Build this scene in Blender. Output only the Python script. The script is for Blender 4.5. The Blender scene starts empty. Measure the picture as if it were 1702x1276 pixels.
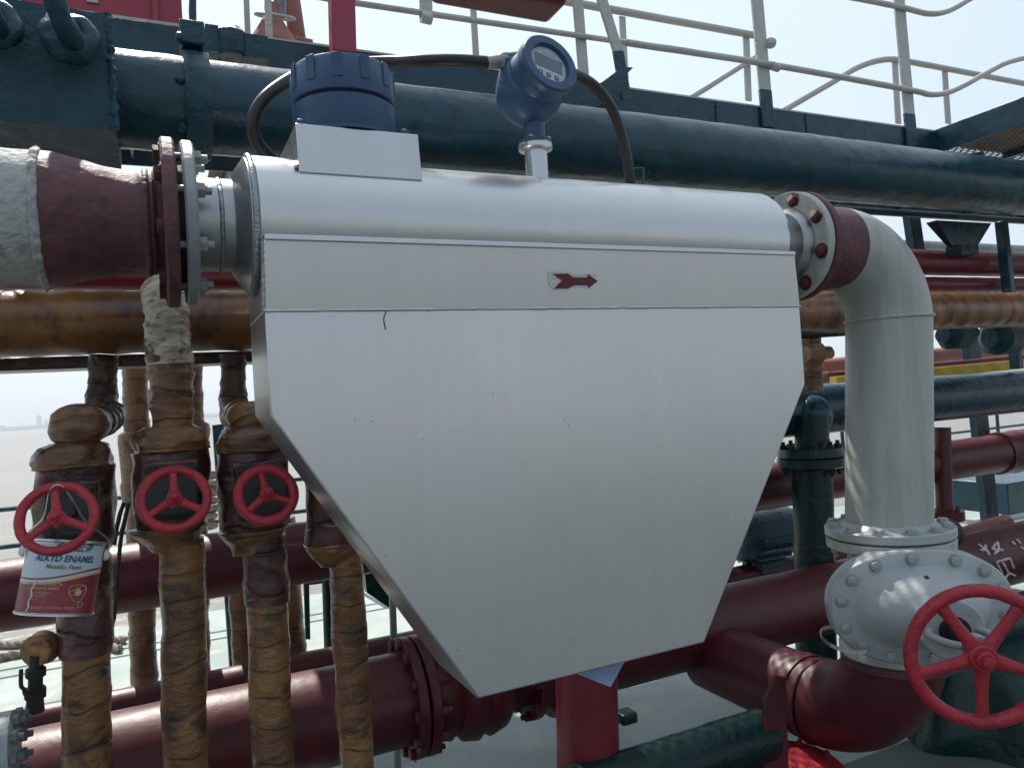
import bpy, math, random
from mathutils import Vector, Matrix, noise
V = Vector
random.seed(7)
PI = math.pi
scn = bpy.context.scene
COL = scn.collection

# ------------------------------------------------------------------ camera
F = 1250.0; CX = 851.0; CY = 638.0
def _n(v): return V(v).normalized()
Xc = _n((3500-CX, CY-490, -F))                 # ship's long axis = world X, seen in camera space
h1 = _n((50-CX, CY-712, -F))
Zc = Xc.cross(h1).normalized()
if Zc.y < 0: Zc = -Zc
Yc = Zc.cross(Xc).normalized()
R3 = Matrix((Xc, Yc, Zc))
CAMZ = 1.6
CAM = V((0, 0, CAMZ))
cd = bpy.data.cameras.new('camera'); cam = bpy.data.objects.new('camera', cd); COL.objects.link(cam)
cam.matrix_world = Matrix.Translation(CAM) @ R3.to_4x4()
cd.sensor_width = 36; cd.lens = F/1702*36; cd.clip_start = 0.05; cd.clip_end = 20000
scn.camera = cam
FWD = R3 @ V((0, 0, -1))
# ------------------------------------------------------------------ light
sun_dir = _n((-0.05, 0.57, 0.82))
el = math.asin(sun_dir.z); az = math.atan2(sun_dir.x, sun_dir.y)
w = bpy.data.worlds.new('World'); scn.world = w; w.use_nodes = True
nt = w.node_tree; bg = nt.nodes['Background']
sky = nt.nodes.new('ShaderNodeTexSky'); sky.sky_type = 'NISHITA'; sky.sun_disc = False
sky.sun_elevation = el; sky.sun_rotation = az
sky.air_density = 1.2; sky.dust_density = 1.5; sky.ozone_density = 3.0; sky.altitude = 0
# hazy white air over the river: forward scattering makes the sun's side paler than the side behind the camera
hz = nt.nodes.new('ShaderNodeMix'); hz.data_type = 'RGBA'; hz.inputs[0].default_value = 0.80
tcw = nt.nodes.new('ShaderNodeTexCoord'); dt = nt.nodes.new('ShaderNodeVectorMath'); dt.operation = 'DOT_PRODUCT'; dt.inputs[1].default_value = sun_dir
nt.links.new(tcw.outputs['Generated'], dt.inputs[0])
mr = nt.nodes.new('ShaderNodeMapRange'); mr.inputs[1].default_value = -0.3; mr.inputs[2].default_value = 0.9; mr.interpolation_type = 'SMOOTHSTEP'
nt.links.new(dt.outputs['Value'], mr.inputs[0])
hc_ = nt.nodes.new('ShaderNodeMix'); hc_.data_type = 'RGBA'; hc_.inputs[6].default_value = (3.3, 3.9, 4.7, 1); hc_.inputs[7].default_value = (6.0, 6.9, 7.8, 1)
nt.links.new(mr.outputs[0], hc_.inputs[0])
nt.links.new(sky.outputs[0], hz.inputs[6]); nt.links.new(hc_.outputs[2], hz.inputs[7])
nt.links.new(hz.outputs[2], bg.inputs[0]); bg.inputs[1].default_value = 0.115
sd = bpy.data.lights.new('sun', 'SUN'); sun = bpy.data.objects.new('sun', sd); COL.objects.link(sun)
sd.energy = 5.0; sd.angle = math.radians(0.5); sd.color = (1, 0.95, 0.87)
sun.rotation_euler = sun_dir.to_track_quat('Z', 'Y').to_euler()
scn.view_settings.view_transform = 'Standard'; scn.view_settings.look = 'None'
scn.view_settings.gamma = 1; scn.view_settings.use_curve_mapping = False
scn.view_settings.exposure = 0.46

# ------------------------------------------------------------------ measuring
def ray(px, py): return R3 @ V(((px-CX), (CY-py), -F))
def P(px, py, Y):
    d = ray(px, py); return CAM + d*(Y/d.y)
def Pz(px, py, z):
    d = ray(px, py); return CAM + d*((z-CAMZ)/d.z)
def depth(p): return (p-CAM).dot(FWD)
def m2(npx, p): return npx*depth(p)/F            # how many metres npx photo pixels span at p
def xref(px, yt, yb, Y):
    c = P(px, (yt+yb)/2, Y); return c.z, m2((yb-yt)/2, c)

# ------------------------------------------------------------------ materials
def mat(name, c1, c2=None, rough=0.45, metal=0.0, bump=0.3, bscale=25, cscale=4, spots=None, spot_amt=0.5,
        streak=False, coat=0.0, fine=0.15, c3=None, stretch=None, spscale=None, spec=0.5, crease=0, chips=None):
    m = bpy.data.materials.new(name); m.use_nodes = True
    t = m.node_tree; N = t.nodes; L = t.links
    b = N['Principled BSDF']
    b.inputs['Roughness'].default_value = rough; b.inputs['Metallic'].default_value = metal
    b.inputs['Coat Weight'].default_value = coat; b.inputs['Coat Roughness'].default_value = 0.2
    b.inputs['Specular IOR Level'].default_value = spec
    tc = N.new('ShaderNodeTexCoord'); mp = N.new('ShaderNodeMapping')
    L.new(tc.outputs['Object'], mp.inputs[0])
    oi = N.new('ShaderNodeObjectInfo'); om = N.new('ShaderNodeMath'); om.operation = 'MULTIPLY'; om.inputs[1].default_value = 23.0     # every piece wears its own wear
    L.new(oi.outputs['Random'], om.inputs[0]); cx = N.new('ShaderNodeCombineXYZ')
    for i_ in range(3): L.new(om.outputs[0], cx.inputs[i_])
    L.new(cx.outputs[0], mp.inputs['Location'])
    if stretch: mp.inputs['Scale'].default_value = stretch
    def nz(scale, detail=4, r=0.55, src=mp):
        n = N.new('ShaderNodeTexNoise'); n.inputs['Scale'].default_value = scale
        n.inputs['Detail'].default_value = detail; n.inputs['Roughness'].default_value = r
        L.new(src.outputs[0], n.inputs['Vector']); return n
    def ramp(src, a, bb):
        r = N.new('ShaderNodeMapRange'); r.inputs[1].default_value = a; r.inputs[2].default_value = bb
        L.new(src, r.inputs[0]); return r.outputs[0]
    def mix(f, a, bb):
        x = N.new('ShaderNodeMix'); x.data_type = 'RGBA'
        L.new(f, x.inputs[0])
        for i, v in ((6, a), (7, bb)):
            if isinstance(v, tuple): x.inputs[i].default_value = (*v[:3], 1)
            else: L.new(v, x.inputs[i])
        return x.outputs[2]
    c2 = c2 or tuple(x*0.8 for x in c1)
    n1 = nz(cscale, 6)
    col = mix(ramp(n1.outputs[0], 0.38, 0.62), c1, c2)
    if c3:
        n2 = nz(cscale*2.7, 5); col = mix(ramp(n2.outputs[0], 0.52, 0.66), col, c3)
    if streak:
        mp2 = N.new('ShaderNodeMapping'); mp2.inputs['Scale'].default_value = (14, 14, 0.5); L.new(tc.outputs['Object'], mp2.inputs[0])
        ns = nz(2.2, 5, 0.6, mp2)
        col = mix(ramp(ns.outputs[0], 0.42, 0.75), col, tuple(x*(1-streak) for x in c1))
    if spots:
        n3 = nz(spscale or cscale*5, 8, 0.65)
        f = ramp(n3.outputs[0], 0.74-0.22*spot_amt, 0.78-0.2*spot_amt)
        col = mix(f, col, spots)
    if chips:
        n4 = nz(chips[1], 9, 0.7); n5 = nz(chips[1]*.17, 3, .5)
        f4 = ramp(n4.outputs[0], .62, .66); f5 = ramp(n5.outputs[0], .50, .62)
        ml = N.new('ShaderNodeMath'); ml.operation = 'MULTIPLY'; L.new(f4, ml.inputs[0]); L.new(f5, ml.inputs[1])
        col = mix(ml.outputs[0], col, chips[0])
    cre = None
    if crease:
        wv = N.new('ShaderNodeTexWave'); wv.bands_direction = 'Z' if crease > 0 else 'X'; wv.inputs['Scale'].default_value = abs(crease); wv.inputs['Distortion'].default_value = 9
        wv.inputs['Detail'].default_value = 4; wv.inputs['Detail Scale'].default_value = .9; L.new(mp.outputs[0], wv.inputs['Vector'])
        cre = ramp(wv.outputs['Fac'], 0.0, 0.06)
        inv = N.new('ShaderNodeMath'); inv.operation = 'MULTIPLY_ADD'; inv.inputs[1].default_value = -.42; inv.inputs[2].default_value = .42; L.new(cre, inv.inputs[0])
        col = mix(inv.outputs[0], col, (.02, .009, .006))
    L.new(col, b.inputs['Base Color'])
    rr = N.new('ShaderNodeMapRange'); rr.inputs[3].default_value = max(0.03, rough-0.1); rr.inputs[4].default_value = min(1, rough+0.14)
    rr.inputs[1].default_value = 0.0; rr.inputs[2].default_value = 1.0
    nr = nz(cscale*3, 4); L.new(nr.outputs[0], rr.inputs[0]); L.new(rr.outputs[0], b.inputs['Roughness'])
    bp = N.new('ShaderNodeBump'); bp.inputs['Strength'].default_value = bump; bp.inputs['Distance'].default_value = 0.01
    nb = nz(bscale, 3, 0.5); nf = nz(bscale*9, 3, 0.6)
    ad = N.new('ShaderNodeMath'); ad.operation = 'MULTIPLY_ADD'; ad.inputs[1].default_value = fine
    L.new(nf.outputs[0], ad.inputs[0]); L.new(nb.outputs[0], ad.inputs[2])
    hout = ad.outputs[0]
    if cre is not None:
        a2 = N.new('ShaderNodeMath'); a2.operation = 'MULTIPLY_ADD'; a2.inputs[1].default_value = .5; L.new(cre, a2.inputs[0]); L.new(hout, a2.inputs[2]); hout = a2.outputs[0]
    L.new(hout, bp.inputs['Height']); L.new(bp.outputs[0], b.inputs['Normal'])
    return m

M = {}
M['silver'] = mat('silver_paint', (.56, .565, .565), (.54, .545, .55), rough=.27, metal=.80, bump=.0, bscale=3, cscale=.8, fine=.3, streak=.05)
M['steel'] = mat('brushed_steel', (.42, .43, .44), (.32, .33, .345), rough=.34, metal=.85, bump=.05, bscale=12, cscale=3)
M['weld'] = mat('weld_metal', (.36, .37, .39), (.2, .21, .23), rough=.38, metal=.7, bump=.6, bscale=60, cscale=12)
M['galv'] = mat('galvanised', (.32, .33, .33), (.22, .235, .24), rough=.48, metal=.4, bump=.3, bscale=40, cscale=9, spots=(.2, .08, .04), spot_amt=.0)
M['darksteel'] = mat('dark_zinc', (.22, .23, .23), (.14, .145, .15), rough=.4, metal=.6, bump=.2, cscale=10)
M['blue'] = mat('blue_enamel', (.026, .070, .145), (.023, .062, .13), rough=.42, bump=.06, bscale=60, cscale=5, spec=.4, chips=((.08, .12, .17), 60))
M['navy'] = mat('dark_teal_paint', (.004, .038, .060), (.006, .048, .072), rough=.23, bump=.35, bscale=20, cscale=5, fine=.25, c3=(.003, .025, .038), spec=.42)
M['navylump'] = mat('thick_teal_paint', (.005, .042, .064), (.007, .052, .076), rough=.28, bump=.8, bscale=38, cscale=6, fine=.3, spec=.35)
M['green'] = mat('dark_green_paint', (.001, .017, .017), (.002, .023, .021), rough=.28, bump=.5, bscale=30, cscale=5, spec=.3)
M['red'] = mat('dark_red_paint', (.090, .0105, .016), (.072, .009, .014), rough=.42, bump=.22, bscale=16, cscale=4, fine=.12, c3=(.055, .010, .013), spec=.42, spots=(.045, .014, .012), spot_amt=.12, spscale=14)
M['primer'] = mat('red_primer', (.110, .034, .040), (.082, .027, .033), rough=.6, bump=.45, bscale=55, cscale=8, c3=(.058, .020, .025), spots=(.22, .14, .11), spot_amt=.0)
M['brightred'] = mat('bright_red_enamel', (.36, .020, .034), (.28, .016, .027), rough=.38, bump=.8, bscale=38, cscale=9, spots=(.10, .008, .010), spot_amt=.3, spec=.4, chips=((.05, .02, .018), 50))
M['white'] = mat('grey_white_paint', (.375, .385, .355), (.33, .34, .315), rough=.42, bump=.18, bscale=18, cscale=3, streak=.30, fine=.3, chips=((.22, .20, .17), 26))
M['whitevalve'] = mat('valve_white_paint', (.36, .385, .385), (.31, .335, .335), rough=.34, bump=.4, bscale=34, cscale=6, coat=.1, spots=(.22, .15, .10), spot_amt=-.1)
M['rustwhite'] = mat('rusty_white_paint', (.5, .5, .46), (.36, .34, .30), rough=.5, bump=.5, bscale=50, cscale=9, spots=(.22, .09, .04), spot_amt=.6, spscale=20)
M['roughgrey'] = mat('rough_grey_coating', (.40, .40, .385), (.30, .30, .29), rough=.72, bump=1.0, bscale=70, cscale=10, c3=(.22, .22, .21))
M['redlight'] = mat('crimson_lit_paint', (.17, .012, .026), (.14, .010, .020), rough=.36, bump=.3, bscale=22, cscale=4, spec=.45, chips=((.05, .012, .012), 24))  # brighter red; on the upper pipes sunlit reflection put into the colour
M['rail'] = mat('white_rail_paint', (.46, .46, .44), (.39, .39, .37), rough=.42, bump=.7, bscale=60, cscale=7, spots=(.16, .06, .028), spot_amt=.3, spscale=9)
M['rail2'] = mat('white_rail_paint_far', (.44, .45, .43), (.38, .38, .36), rough=.45, bump=.3, bscale=50, cscale=5, spots=(.2, .1, .05), spot_amt=.0)
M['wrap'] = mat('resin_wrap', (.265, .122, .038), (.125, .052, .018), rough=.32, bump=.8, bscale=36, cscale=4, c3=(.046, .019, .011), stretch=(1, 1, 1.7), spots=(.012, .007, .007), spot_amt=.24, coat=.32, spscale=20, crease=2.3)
M['wraplong'] = mat('resin_wrap_header', (.225, .095, .022), (.135, .052, .014), rough=.32, bump=.3, bscale=22, cscale=4, c3=(.055, .022, .012), stretch=(1.8, 1, 1), spots=(.11, .014, .026), spot_amt=-.1, coat=.2, spscale=18)
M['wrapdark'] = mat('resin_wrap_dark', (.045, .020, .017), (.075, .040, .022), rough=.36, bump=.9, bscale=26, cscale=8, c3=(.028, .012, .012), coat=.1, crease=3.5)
M['wrapwhite'] = mat('resin_wrap_frayed', (.60, .57, .50), (.38, .30, .20), rough=.5, bump=1.2, bscale=40, cscale=12, c3=(.17, .10, .05), stretch=(1, 1, 2))
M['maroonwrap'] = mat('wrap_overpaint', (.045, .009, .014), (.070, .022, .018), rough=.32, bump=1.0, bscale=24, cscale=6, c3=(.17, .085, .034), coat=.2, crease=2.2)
M['rubber'] = mat('black_rubber', (.014, .015, .017), (.020, .021, .023), rough=.42, bump=.06, bscale=50, cscale=8, spec=.4)
M['black'] = mat('black_grime', (.008, .008, .009), (.015, .014, .014), rough=.6, bump=.5, bscale=40)
M['bolt_red'] = mat('bolt_red', (.10, .016, .018), (.07, .014, .014), rough=.5, bump=.5, bscale=80, cscale=20)
M['deck'] = mat('pale_green_deck', (.29, .35, .33), (.21, .26, .245), rough=.62, bump=.8, bscale=9, cscale=1.8, c3=(.34, .34, .30), fine=.6, spots=(.13, .12, .10), spot_amt=.22, spscale=6)
M['deckshade'] = mat('deck_shade_tone', (.075, .090, .085), (.055, .068, .065), rough=.6, bump=.4, bscale=7, cscale=1.5)  # dark tone standing in for shade over the near deck
M['grate'] = mat('rusty_mesh', (.19, .145, .115), (.11, .085, .07), rough=.6, metal=.1, bump=.3, bscale=30)
M['salmon'] = mat('faded_red_paint', (.30, .12, .10), (.25, .10, .085), rough=.6, bump=.4, bscale=40, cscale=5, spots=(.25, .2, .17), spot_amt=.1)
M['greyg'] = mat('grey_green_paint', (.30, .34, .33), (.20, .24, .235), rough=.5, bump=.8, bscale=30, cscale=8)
M['bluesheet'] = mat('pale_blue_sheet', (.50, .68, .92), (.48, .66, .9), rough=.25, bump=.0)
M['redbox'] = mat('container_red', (.30, .030, .058), (.27, .028, .052), rough=.5, bump=.1, bscale=8, cscale=2)
M['rope'] = mat('rope', (.34, .29, .23), (.22, .18, .14), rough=.9, bump=.8, bscale=90)
M['brass'] = mat('old_brass', (.32, .19, .08), (.22, .12, .06), rough=.45, metal=.5, bump=.4, bscale=60, cscale=14, c3=(.2, .04, .04))
M['tin'] = mat('tin', (.6, .6, .6), (.5, .5, .5), rough=.28, metal=.9, bump=.05)
M['plastic'] = mat('white_plastic', (.6, .6, .57), (.55, .55, .52), rough=.4, bump=.03)
M['screen'] = mat('lcd', (.075, .11, .14), (.07, .10, .13), rough=.12, bump=.0, spec=.6)
M['face'] = mat('dial_face', (.36, .42, .46), (.34, .40, .44), rough=.35, bump=.0)
M['ink'] = mat('ink', (.03, .05, .08), (.03, .05, .08), rough=.5, bump=.0)
M['bluetext'] = mat('blue_ink', (.015, .06, .17), (.015, .06, .17), rough=.4, bump=.0)
M['browntext'] = mat('brown_ink', (.12, .09, .06), (.12, .09, .06), rough=.4, bump=.0)
M['label_white'] = mat('label_white', (.46, .53, .57), (.40, .47, .50), rough=.35, bump=.05, cscale=14, spots=(.22, .2, .18), spot_amt=-.05)
M['label_red'] = mat('label_red', (.21, .018, .030), (.16, .018, .032), rough=.35, bump=.05, cscale=10, c3=(.22, .05, .06))
M['gold'] = mat('label_gold', (.45, .30, .14), (.5, .38, .2), rough=.4, bump=.0)
M['chalk'] = mat('white_marker', (.62, .60, .54), (.5, .48, .44), rough=.7, bump=.4, bscale=80, spots=(.11, .02, .03), spot_amt=.25, spscale=60)
M['mirror'] = mat('bare_sheet', (.62, .68, .76), (.56, .62, .70), rough=.12, metal=.9, bump=.02)
M['arrow'] = mat('arrow_paint', (.125, .014, .020), (.10, .012, .018), rough=.5, bump=.5, bscale=120, spots=(.42, .40, .36), spot_amt=.28, spscale=110)
M['arrowbg'] = mat('arrow_residue', (.54, .545, .54), (.50, .505, .50), rough=.34, metal=.7, bump=.4, bscale=150, spots=(.12, .12, .11), spot_amt=.05, spscale=160)
M['far'] = mat('far_land', (.10, .12, .12), (.08, .1, .1), rough=.9, bump=0)

# yellow bar paint: slat shadows put into the colour as darker slanting stripes
def slat_shadows():
    m = bpy.data.materials.new('yellow_slat_shadows'); m.use_nodes = True
    t = m.node_tree; N = t.nodes; L = t.links; b = N['Principled BSDF']
    tc = N.new('ShaderNodeTexCoord'); wv = N.new('ShaderNodeTexWave'); wv.bands_direction = 'DIAGONAL'
    wv.inputs['Scale'].default_value = 3.2; L.new(tc.outputs['Object'], wv.inputs['Vector'])
    r = N.new('ShaderNodeValToRGB'); r.color_ramp.interpolation = 'CONSTANT'
    r.color_ramp.elements[0].color = (.78, .54, .05, 1); r.color_ramp.elements[1].color = (.66, .45, .045, 1); r.color_ramp.elements[1].position = .5
    L.new(wv.outputs['Fac'], r.inputs[0]); L.new(r.outputs[0], b.inputs['Base Color']); b.inputs['Roughness'].default_value = .5
    return m
M['slat_shadows'] = slat_shadows()
def water_mat():
    m = bpy.data.materials.new('muddy_water'); m.use_nodes = True
    t = m.node_tree; N = t.nodes; L = t.links; b = N['Principled BSDF']
    b.inputs['Base Color'].default_value = (.36, .34, .29, 1); b.inputs['Roughness'].default_value = .32; b.inputs['IOR'].default_value = 1.33
    tc = N.new('ShaderNodeTexCoord'); mp = N.new('ShaderNodeMapping'); mp.inputs['Scale'].default_value = (.35, 1, 1); L.new(tc.outputs['Object'], mp.inputs[0])
    n = N.new('ShaderNodeTexNoise'); n.inputs['Scale'].default_value = 1.6; n.inputs['Detail'].default_value = 8; L.new(mp.outputs[0], n.inputs['Vector'])
    n2 = N.new('ShaderNodeTexNoise'); n2.inputs['Scale'].default_value = .05; n2.inputs['Detail'].default_value = 5; L.new(mp.outputs[0], n2.inputs['Vector'])
    mx = N.new('ShaderNodeMix'); mx.data_type = 'RGBA'; mx.inputs[6].default_value = (.20, .185, .155, 1); mx.inputs[7].default_value = (.145, .135, .115, 1)
    L.new(n2.outputs[0], mx.inputs[0]); L.new(mx.outputs[2], b.inputs['Base Color'])
    bp = N.new('ShaderNodeBump'); bp.inputs['Strength'].default_value = .8; bp.inputs['Distance'].default_value = .25
    L.new(n.outputs[0], bp.inputs['Height']); L.new(bp.outputs[0], b.inputs['Normal'])
    return m
M['water'] = water_mat()

# ------------------------------------------------------------------ mesh building
ORG = {}
def perp(a):
    a = a.normalized(); t = V((0, 0, 1)) if abs(a.z) < .9 else V((1, 0, 0))
    u = a.cross(t).normalized(); return u, a.cross(u).normalized()
class MB:
    def __init__(s): s.v = []; s.f = []
    def add(s, vs, fs):
        o = len(s.v); s.v += [V(q) for q in vs]; s.f += [tuple(i+o for i in f) for f in fs]; return s
    def box(s, c, ax, ay, az):                       # centre and half-axes
        c, ax, ay, az = V(c), V(ax), V(ay), V(az)
        vs = [c+sx*ax+sy*ay+sz*az for sz in (-1, 1) for sy in (-1, 1) for sx in (-1, 1)]
        return s.add(vs, [(0, 2, 3, 1), (4, 5, 7, 6), (0, 1, 5, 4), (2, 6, 7, 3), (0, 4, 6, 2), (1, 3, 7, 5)])
    def lathe(s, o, ax, prof, segs=32, sx=1, sy=1, u=None, disp=None, cap=True):
        o = V(o); ax = V(ax).normalized()
        if u is None: u, w_ = perp(ax)
        else: u = V(u).normalized(); w_ = ax.cross(u).normalized()
        vs = []; fs = []
        for t, r in prof:
            for k in range(segs):
                a = 2*PI*k/segs; p = o+ax*t+(u*math.cos(a)*sx+w_*math.sin(a)*sy)*r
                if disp: 
                    q = (u*math.cos(a)+w_*math.sin(a)); p = p+q*disp(p, t, a)
                vs.append(p)
        n = len(prof)
        for i in range(n-1):
            for k in range(segs):
                k2 = (k+1) % segs; fs.append((i*segs+k, i*segs+k2, (i+1)*segs+k2, (i+1)*segs+k))
        if cap:
            fs.append(tuple(reversed(range(segs)))); fs.append(tuple(range((n-1)*segs, n*segs)))
        return s.add(vs, fs)
    def cyl(s, a, b, r, r2=None, segs=24):
        a, b = V(a), V(b); d = b-a
        return s.lathe(a, d, [(0, r), (d.length, r if r2 is None else r2)], segs)
    def sweep(s, pts, rad, segs=24, disp=None, cap=True):
        pts = [V(p) for p in pts]; n = len(pts)
        if not isinstance(rad, (list, tuple)): rad = [rad]*n
        u = None; vs = []; fs = []; acc = 0
        for i, p in enumerate(pts):
            t = (pts[min(i+1, n-1)]-pts[max(i-1, 0)]).normalized()
            if u is None: u = perp(t)[0]
            else: u = (u-t*u.dot(t)).normalized(); acc += (p-pts[i-1]).length
            w_ = t.cross(u)
            for k in range(segs):
                a = 2*PI*k/segs; d = u*math.cos(a)+w_*math.sin(a); q = p+d*rad[i]
                if disp: q = q+d*disp(q, acc, a)
                vs.append(q)
        for i in range(n-1):
            for k in range(segs):
                k2 = (k+1) % segs; fs.append((i*segs+k, i*segs+k2, (i+1)*segs+k2, (i+1)*segs+k))
        if cap: fs.append(tuple(reversed(range(segs)))); fs.append(tuple(range((n-1)*segs, n*segs)))
        return s.add(vs, fs)
    def prism(s, poly, d):
        poly = [V(p) for p in poly]; n = len(poly); d = V(d)
        return s.add(poly+[p+d for p in poly], [tuple(range(n)), tuple(range(2*n-1, n-1, -1))]+[(i, i+n, (i+1) % n+n, (i+1) % n) for i in range(n)])
    def torus(s, c, ax, R, r, seg=48, ss=14, sx=1, sy=1, disp=None):
        u, w_ = perp(V(ax)); c = V(c); a_ = V(ax).normalized(); vs = []; fs = []
        for i in range(seg):
            a = 2*PI*i/seg; d = u*math.cos(a)*sx+w_*math.sin(a)*sy
            for k in range(ss):
                b = 2*PI*k/ss; q = c+d*(R+r*math.cos(b))+a_*r*math.sin(b)
                if disp: q = q + d*disp(q, a, b)
                vs.append(q)
        for i in range(seg):
            for k in range(ss):
                i2 = (i+1) % seg; k2 = (k+1) % ss; fs.append((i*ss+k, i2*ss+k, i2*ss+k2, i*ss+k2))
        return s.add(vs, fs)
    def ball(s, c, r, segs=24, rings=14, disp=None, ax=(0, 0, 1), sc=1):
        prof = [(-r*math.cos(PI*i/rings)*sc, max(r*math.sin(PI*i/rings), 1e-4)) for i in range(rings+1)]
        return s.lathe(c, ax, prof, segs, disp=disp)
    def bar(s, a, b, wd, th, side):                  # flat bar a->b, width along side
        a, b, side = V(a), V(b), V(side); d = (b-a); sd_ = (side-d*side.dot(d)/d.length_squared).normalized(); n = d.normalized().cross(sd_)
        return s.box((a+b)/2, d/2, sd_*wd/2, n*th/2)
    def build(s, name, m, parent=None, bevel=0, smooth=True, seg=2, angle=35):
        org = ORG.get(parent.name, V((0, 0, 0))) if parent else V((0, 0, 0))
        me = bpy.data.meshes.new(name); me.from_pydata([v-org for v in s.v], [], s.f); me.validate()
        if isinstance(m, str): m = M[m]
        me.materials.append(m)
        import bmesh
        bm = bmesh.new(); bm.from_mesh(me); bmesh.ops.recalc_face_normals(bm, faces=bm.faces); bm.to_mesh(me); bm.free()
        if smooth: me.shade_smooth(); me.set_sharp_from_angle(angle=math.radians(angle))
        o = bpy.data.objects.new(name, me); COL.objects.link(o)
        if parent: o.parent = parent
        ORG[o.name] = org
        if bevel:
            md = o.modifiers.new('b', 'BEVEL'); md.width = bevel; md.segments = seg; md.limit_method = 'ANGLE'; md.angle_limit = math.radians(40)
        return o
def tag(o, label=None, cat=None, group=None, kind=None):
    if label: o['label'] = label
    if cat: o['category'] = cat
    if group: o['group'] = group
    if kind: o['kind'] = kind
    return o
def thing(name, loc, label, cat, group=None):
    o = bpy.data.objects.new(name, None); o.empty_display_size = .05; COL.objects.link(o); o.location = V(loc); ORG[o.name] = V(loc)
    return tag(o, label, cat, group)
def solo(mb, name, m, label, cat, group=None, bevel=0, **k):     # thing of one mesh, origin at its base
    lo = V((sum(v.x for v in mb.v)/len(mb.v), sum(v.y for v in mb.v)/len(mb.v), min(v.z for v in mb.v)))
    mb.v = [v-lo for v in mb.v]; o = mb.build(name, m, None, bevel, **k); o.location = lo; ORG[o.name] = lo
    return tag(o, label, cat, group)
_meshcache = {}
def place(name, key, make, m, parent, pos, axis, spin=0, scale=1):   # copies share mesh data; the shape's own axis is +Z
    if key not in _meshcache:
        o = make().build(name, m, None); _meshcache[key] = o.data
        bpy.data.objects.remove(o)
    me = _meshcache[key]
    o = bpy.data.objects.new(name, me); COL.objects.link(o); o.parent = parent
    org = ORG[parent.name]; ORG[o.name] = org
    q = V(axis).normalized().to_track_quat('Z', 'Y').to_matrix().to_4x4()
    o.matrix_local = Matrix.Translation(V(pos)-org) @ q @ Matrix.Rotation(spin, 4, 'Z') @ Matrix.Scale(scale, 4)
    return o
def hexbolt():
    b = MB(); b.lathe((0, 0, 0), (0, 0, 1), [(0, 1.35), (.12, 1.35)], 18)
    b.lathe((0, 0, .12), (0, 0, 1), [(0, 1.0), (.62, 1.0), (.7, .86)], 6); return b
def hexnut():
    b = MB(); b.lathe((0, 0, 0), (0, 0, 1), [(0, 1.0), (.85, 1.0), (.92, .88)], 6)
    b.lathe((0, 0, .92), (0, 0, 1), [(0, .52), (.75, .52), (.8, .44)], 12); return b
def bolts(parent, c, ax, R, n, r, m='bolt_red', kind='bolt', a0=0, u=None):
    ax = V(ax).normalized()
    if u is None: u, w_ = perp(ax)
    else: u = V(u); w_ = ax.cross(u)
    mk = hexnut if kind == 'nut' else hexbolt
    for k in range(n):
        a = a0+2*PI*k/n
        place(kind, kind+m, mk, m, parent, V(c)+(u*math.cos(a)+w_*math.sin(a))*R, ax, spin=random.random()*6, scale=r)
def lump(amp, fr, seed=0):
    o = V((seed*3.1, seed*7.7, seed*1.3))
    return lambda q, t, a: amp*noise.fractal(q*fr+o, 1.0, 2.0, 3)
def wrapd(amp, seed=0, pitch=.05, ridge=.003):
    o = V((seed*3.1, seed*7.7, seed*1.3))
    def f(q, t, a):
        s = (t/pitch+a/(2*PI)*.35+.9*noise.noise(q*5+o)) % 1.0; 
        return amp*noise.fractal(q*9+o, 1.0, 2.0, 4)*1.6+ridge*.7*(s**4)+.25*amp*noise.noise(V((q.x*14, q.y*14, q.z*45))+o)
    return f
def wrapl(amp, seed=0, pitch=.05, ridge=.003):
    g_ = wrapd(amp*.35, seed, pitch, ridge); o = V((seed*2.1, seed*5.7, seed*3.3))
    return lambda q, t, a: g_(q, t, a)+amp*(noise.noise(q*11+o)+.6*noise.noise(q*24+o))
def line(a, b, step):
    a, b = V(a), V(b); n = max(2, int((b-a).length/step)+1); return [a.lerp(b, i/(n-1)) for i in range(n)]
def catmull(ps, n=10):
    ps = [V(p) for p in ps]; q = [ps[0]*2-ps[1]]+ps+[ps[-1]*2-ps[-2]]; out = []
    for i in range(1, len(q)-2):
        for k in range(n):
            t = k/n; a, b, c, d = q[i-1], q[i], q[i+1], q[i+2]
            out.append(.5*((2*b)+(c-a)*t+(2*a-5*b+4*c-d)*t*t+(3*b-a-3*c+d)*t**3))
    return out+[ps[-1]]
def arc(c, u, w_, R, a0, a1, n): return [V(c)+(V(u)*math.cos(a0+(a1-a0)*i/n)+V(w_)*math.sin(a0+(a1-a0)*i/n))*R for i in range(n+1)]
EX, EY, EZ = V((1, 0, 0)), V((0, 1, 0)), V((0, 0, 1))
def flangedisc(ctr, ax, R, th, lip=0.004, segs=56): 
    return MB().lathe(ctr, ax, [(0, R-lip), (lip, R), (th-lip, R), (th, R-lip)], segs)

# ================================================================== SETTING
def sheet(name, x0, x1, y0, y1, z, m, th=0.3):
    o = MB().box(((x0+x1)/2, (y0+y1)/2, z-th/2), ((x1-x0)/2, 0, 0), (0, (y1-y0)/2, 0), (0, 0, th/2)).build(name, m, smooth=False)
    return tag(o, kind='structure')
sheet('deck', -30, 30, 2.3, 6.75, 0, 'deck')
sheet('shade_toned_deck', -30, 30, -9, 2.3, 0, 'deckshade')  # unseen near deck, shade put into its colour to cut bounce light
wtr = MB().add([(-9000, -9000, -4.2), (9000, -9000, -4.2), (9000, 9000, -4.2), (-9000, 9000, -4.2)], [(0, 1, 2, 3)]).build('water', 'water'); tag(wtr, kind='structure')
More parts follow.
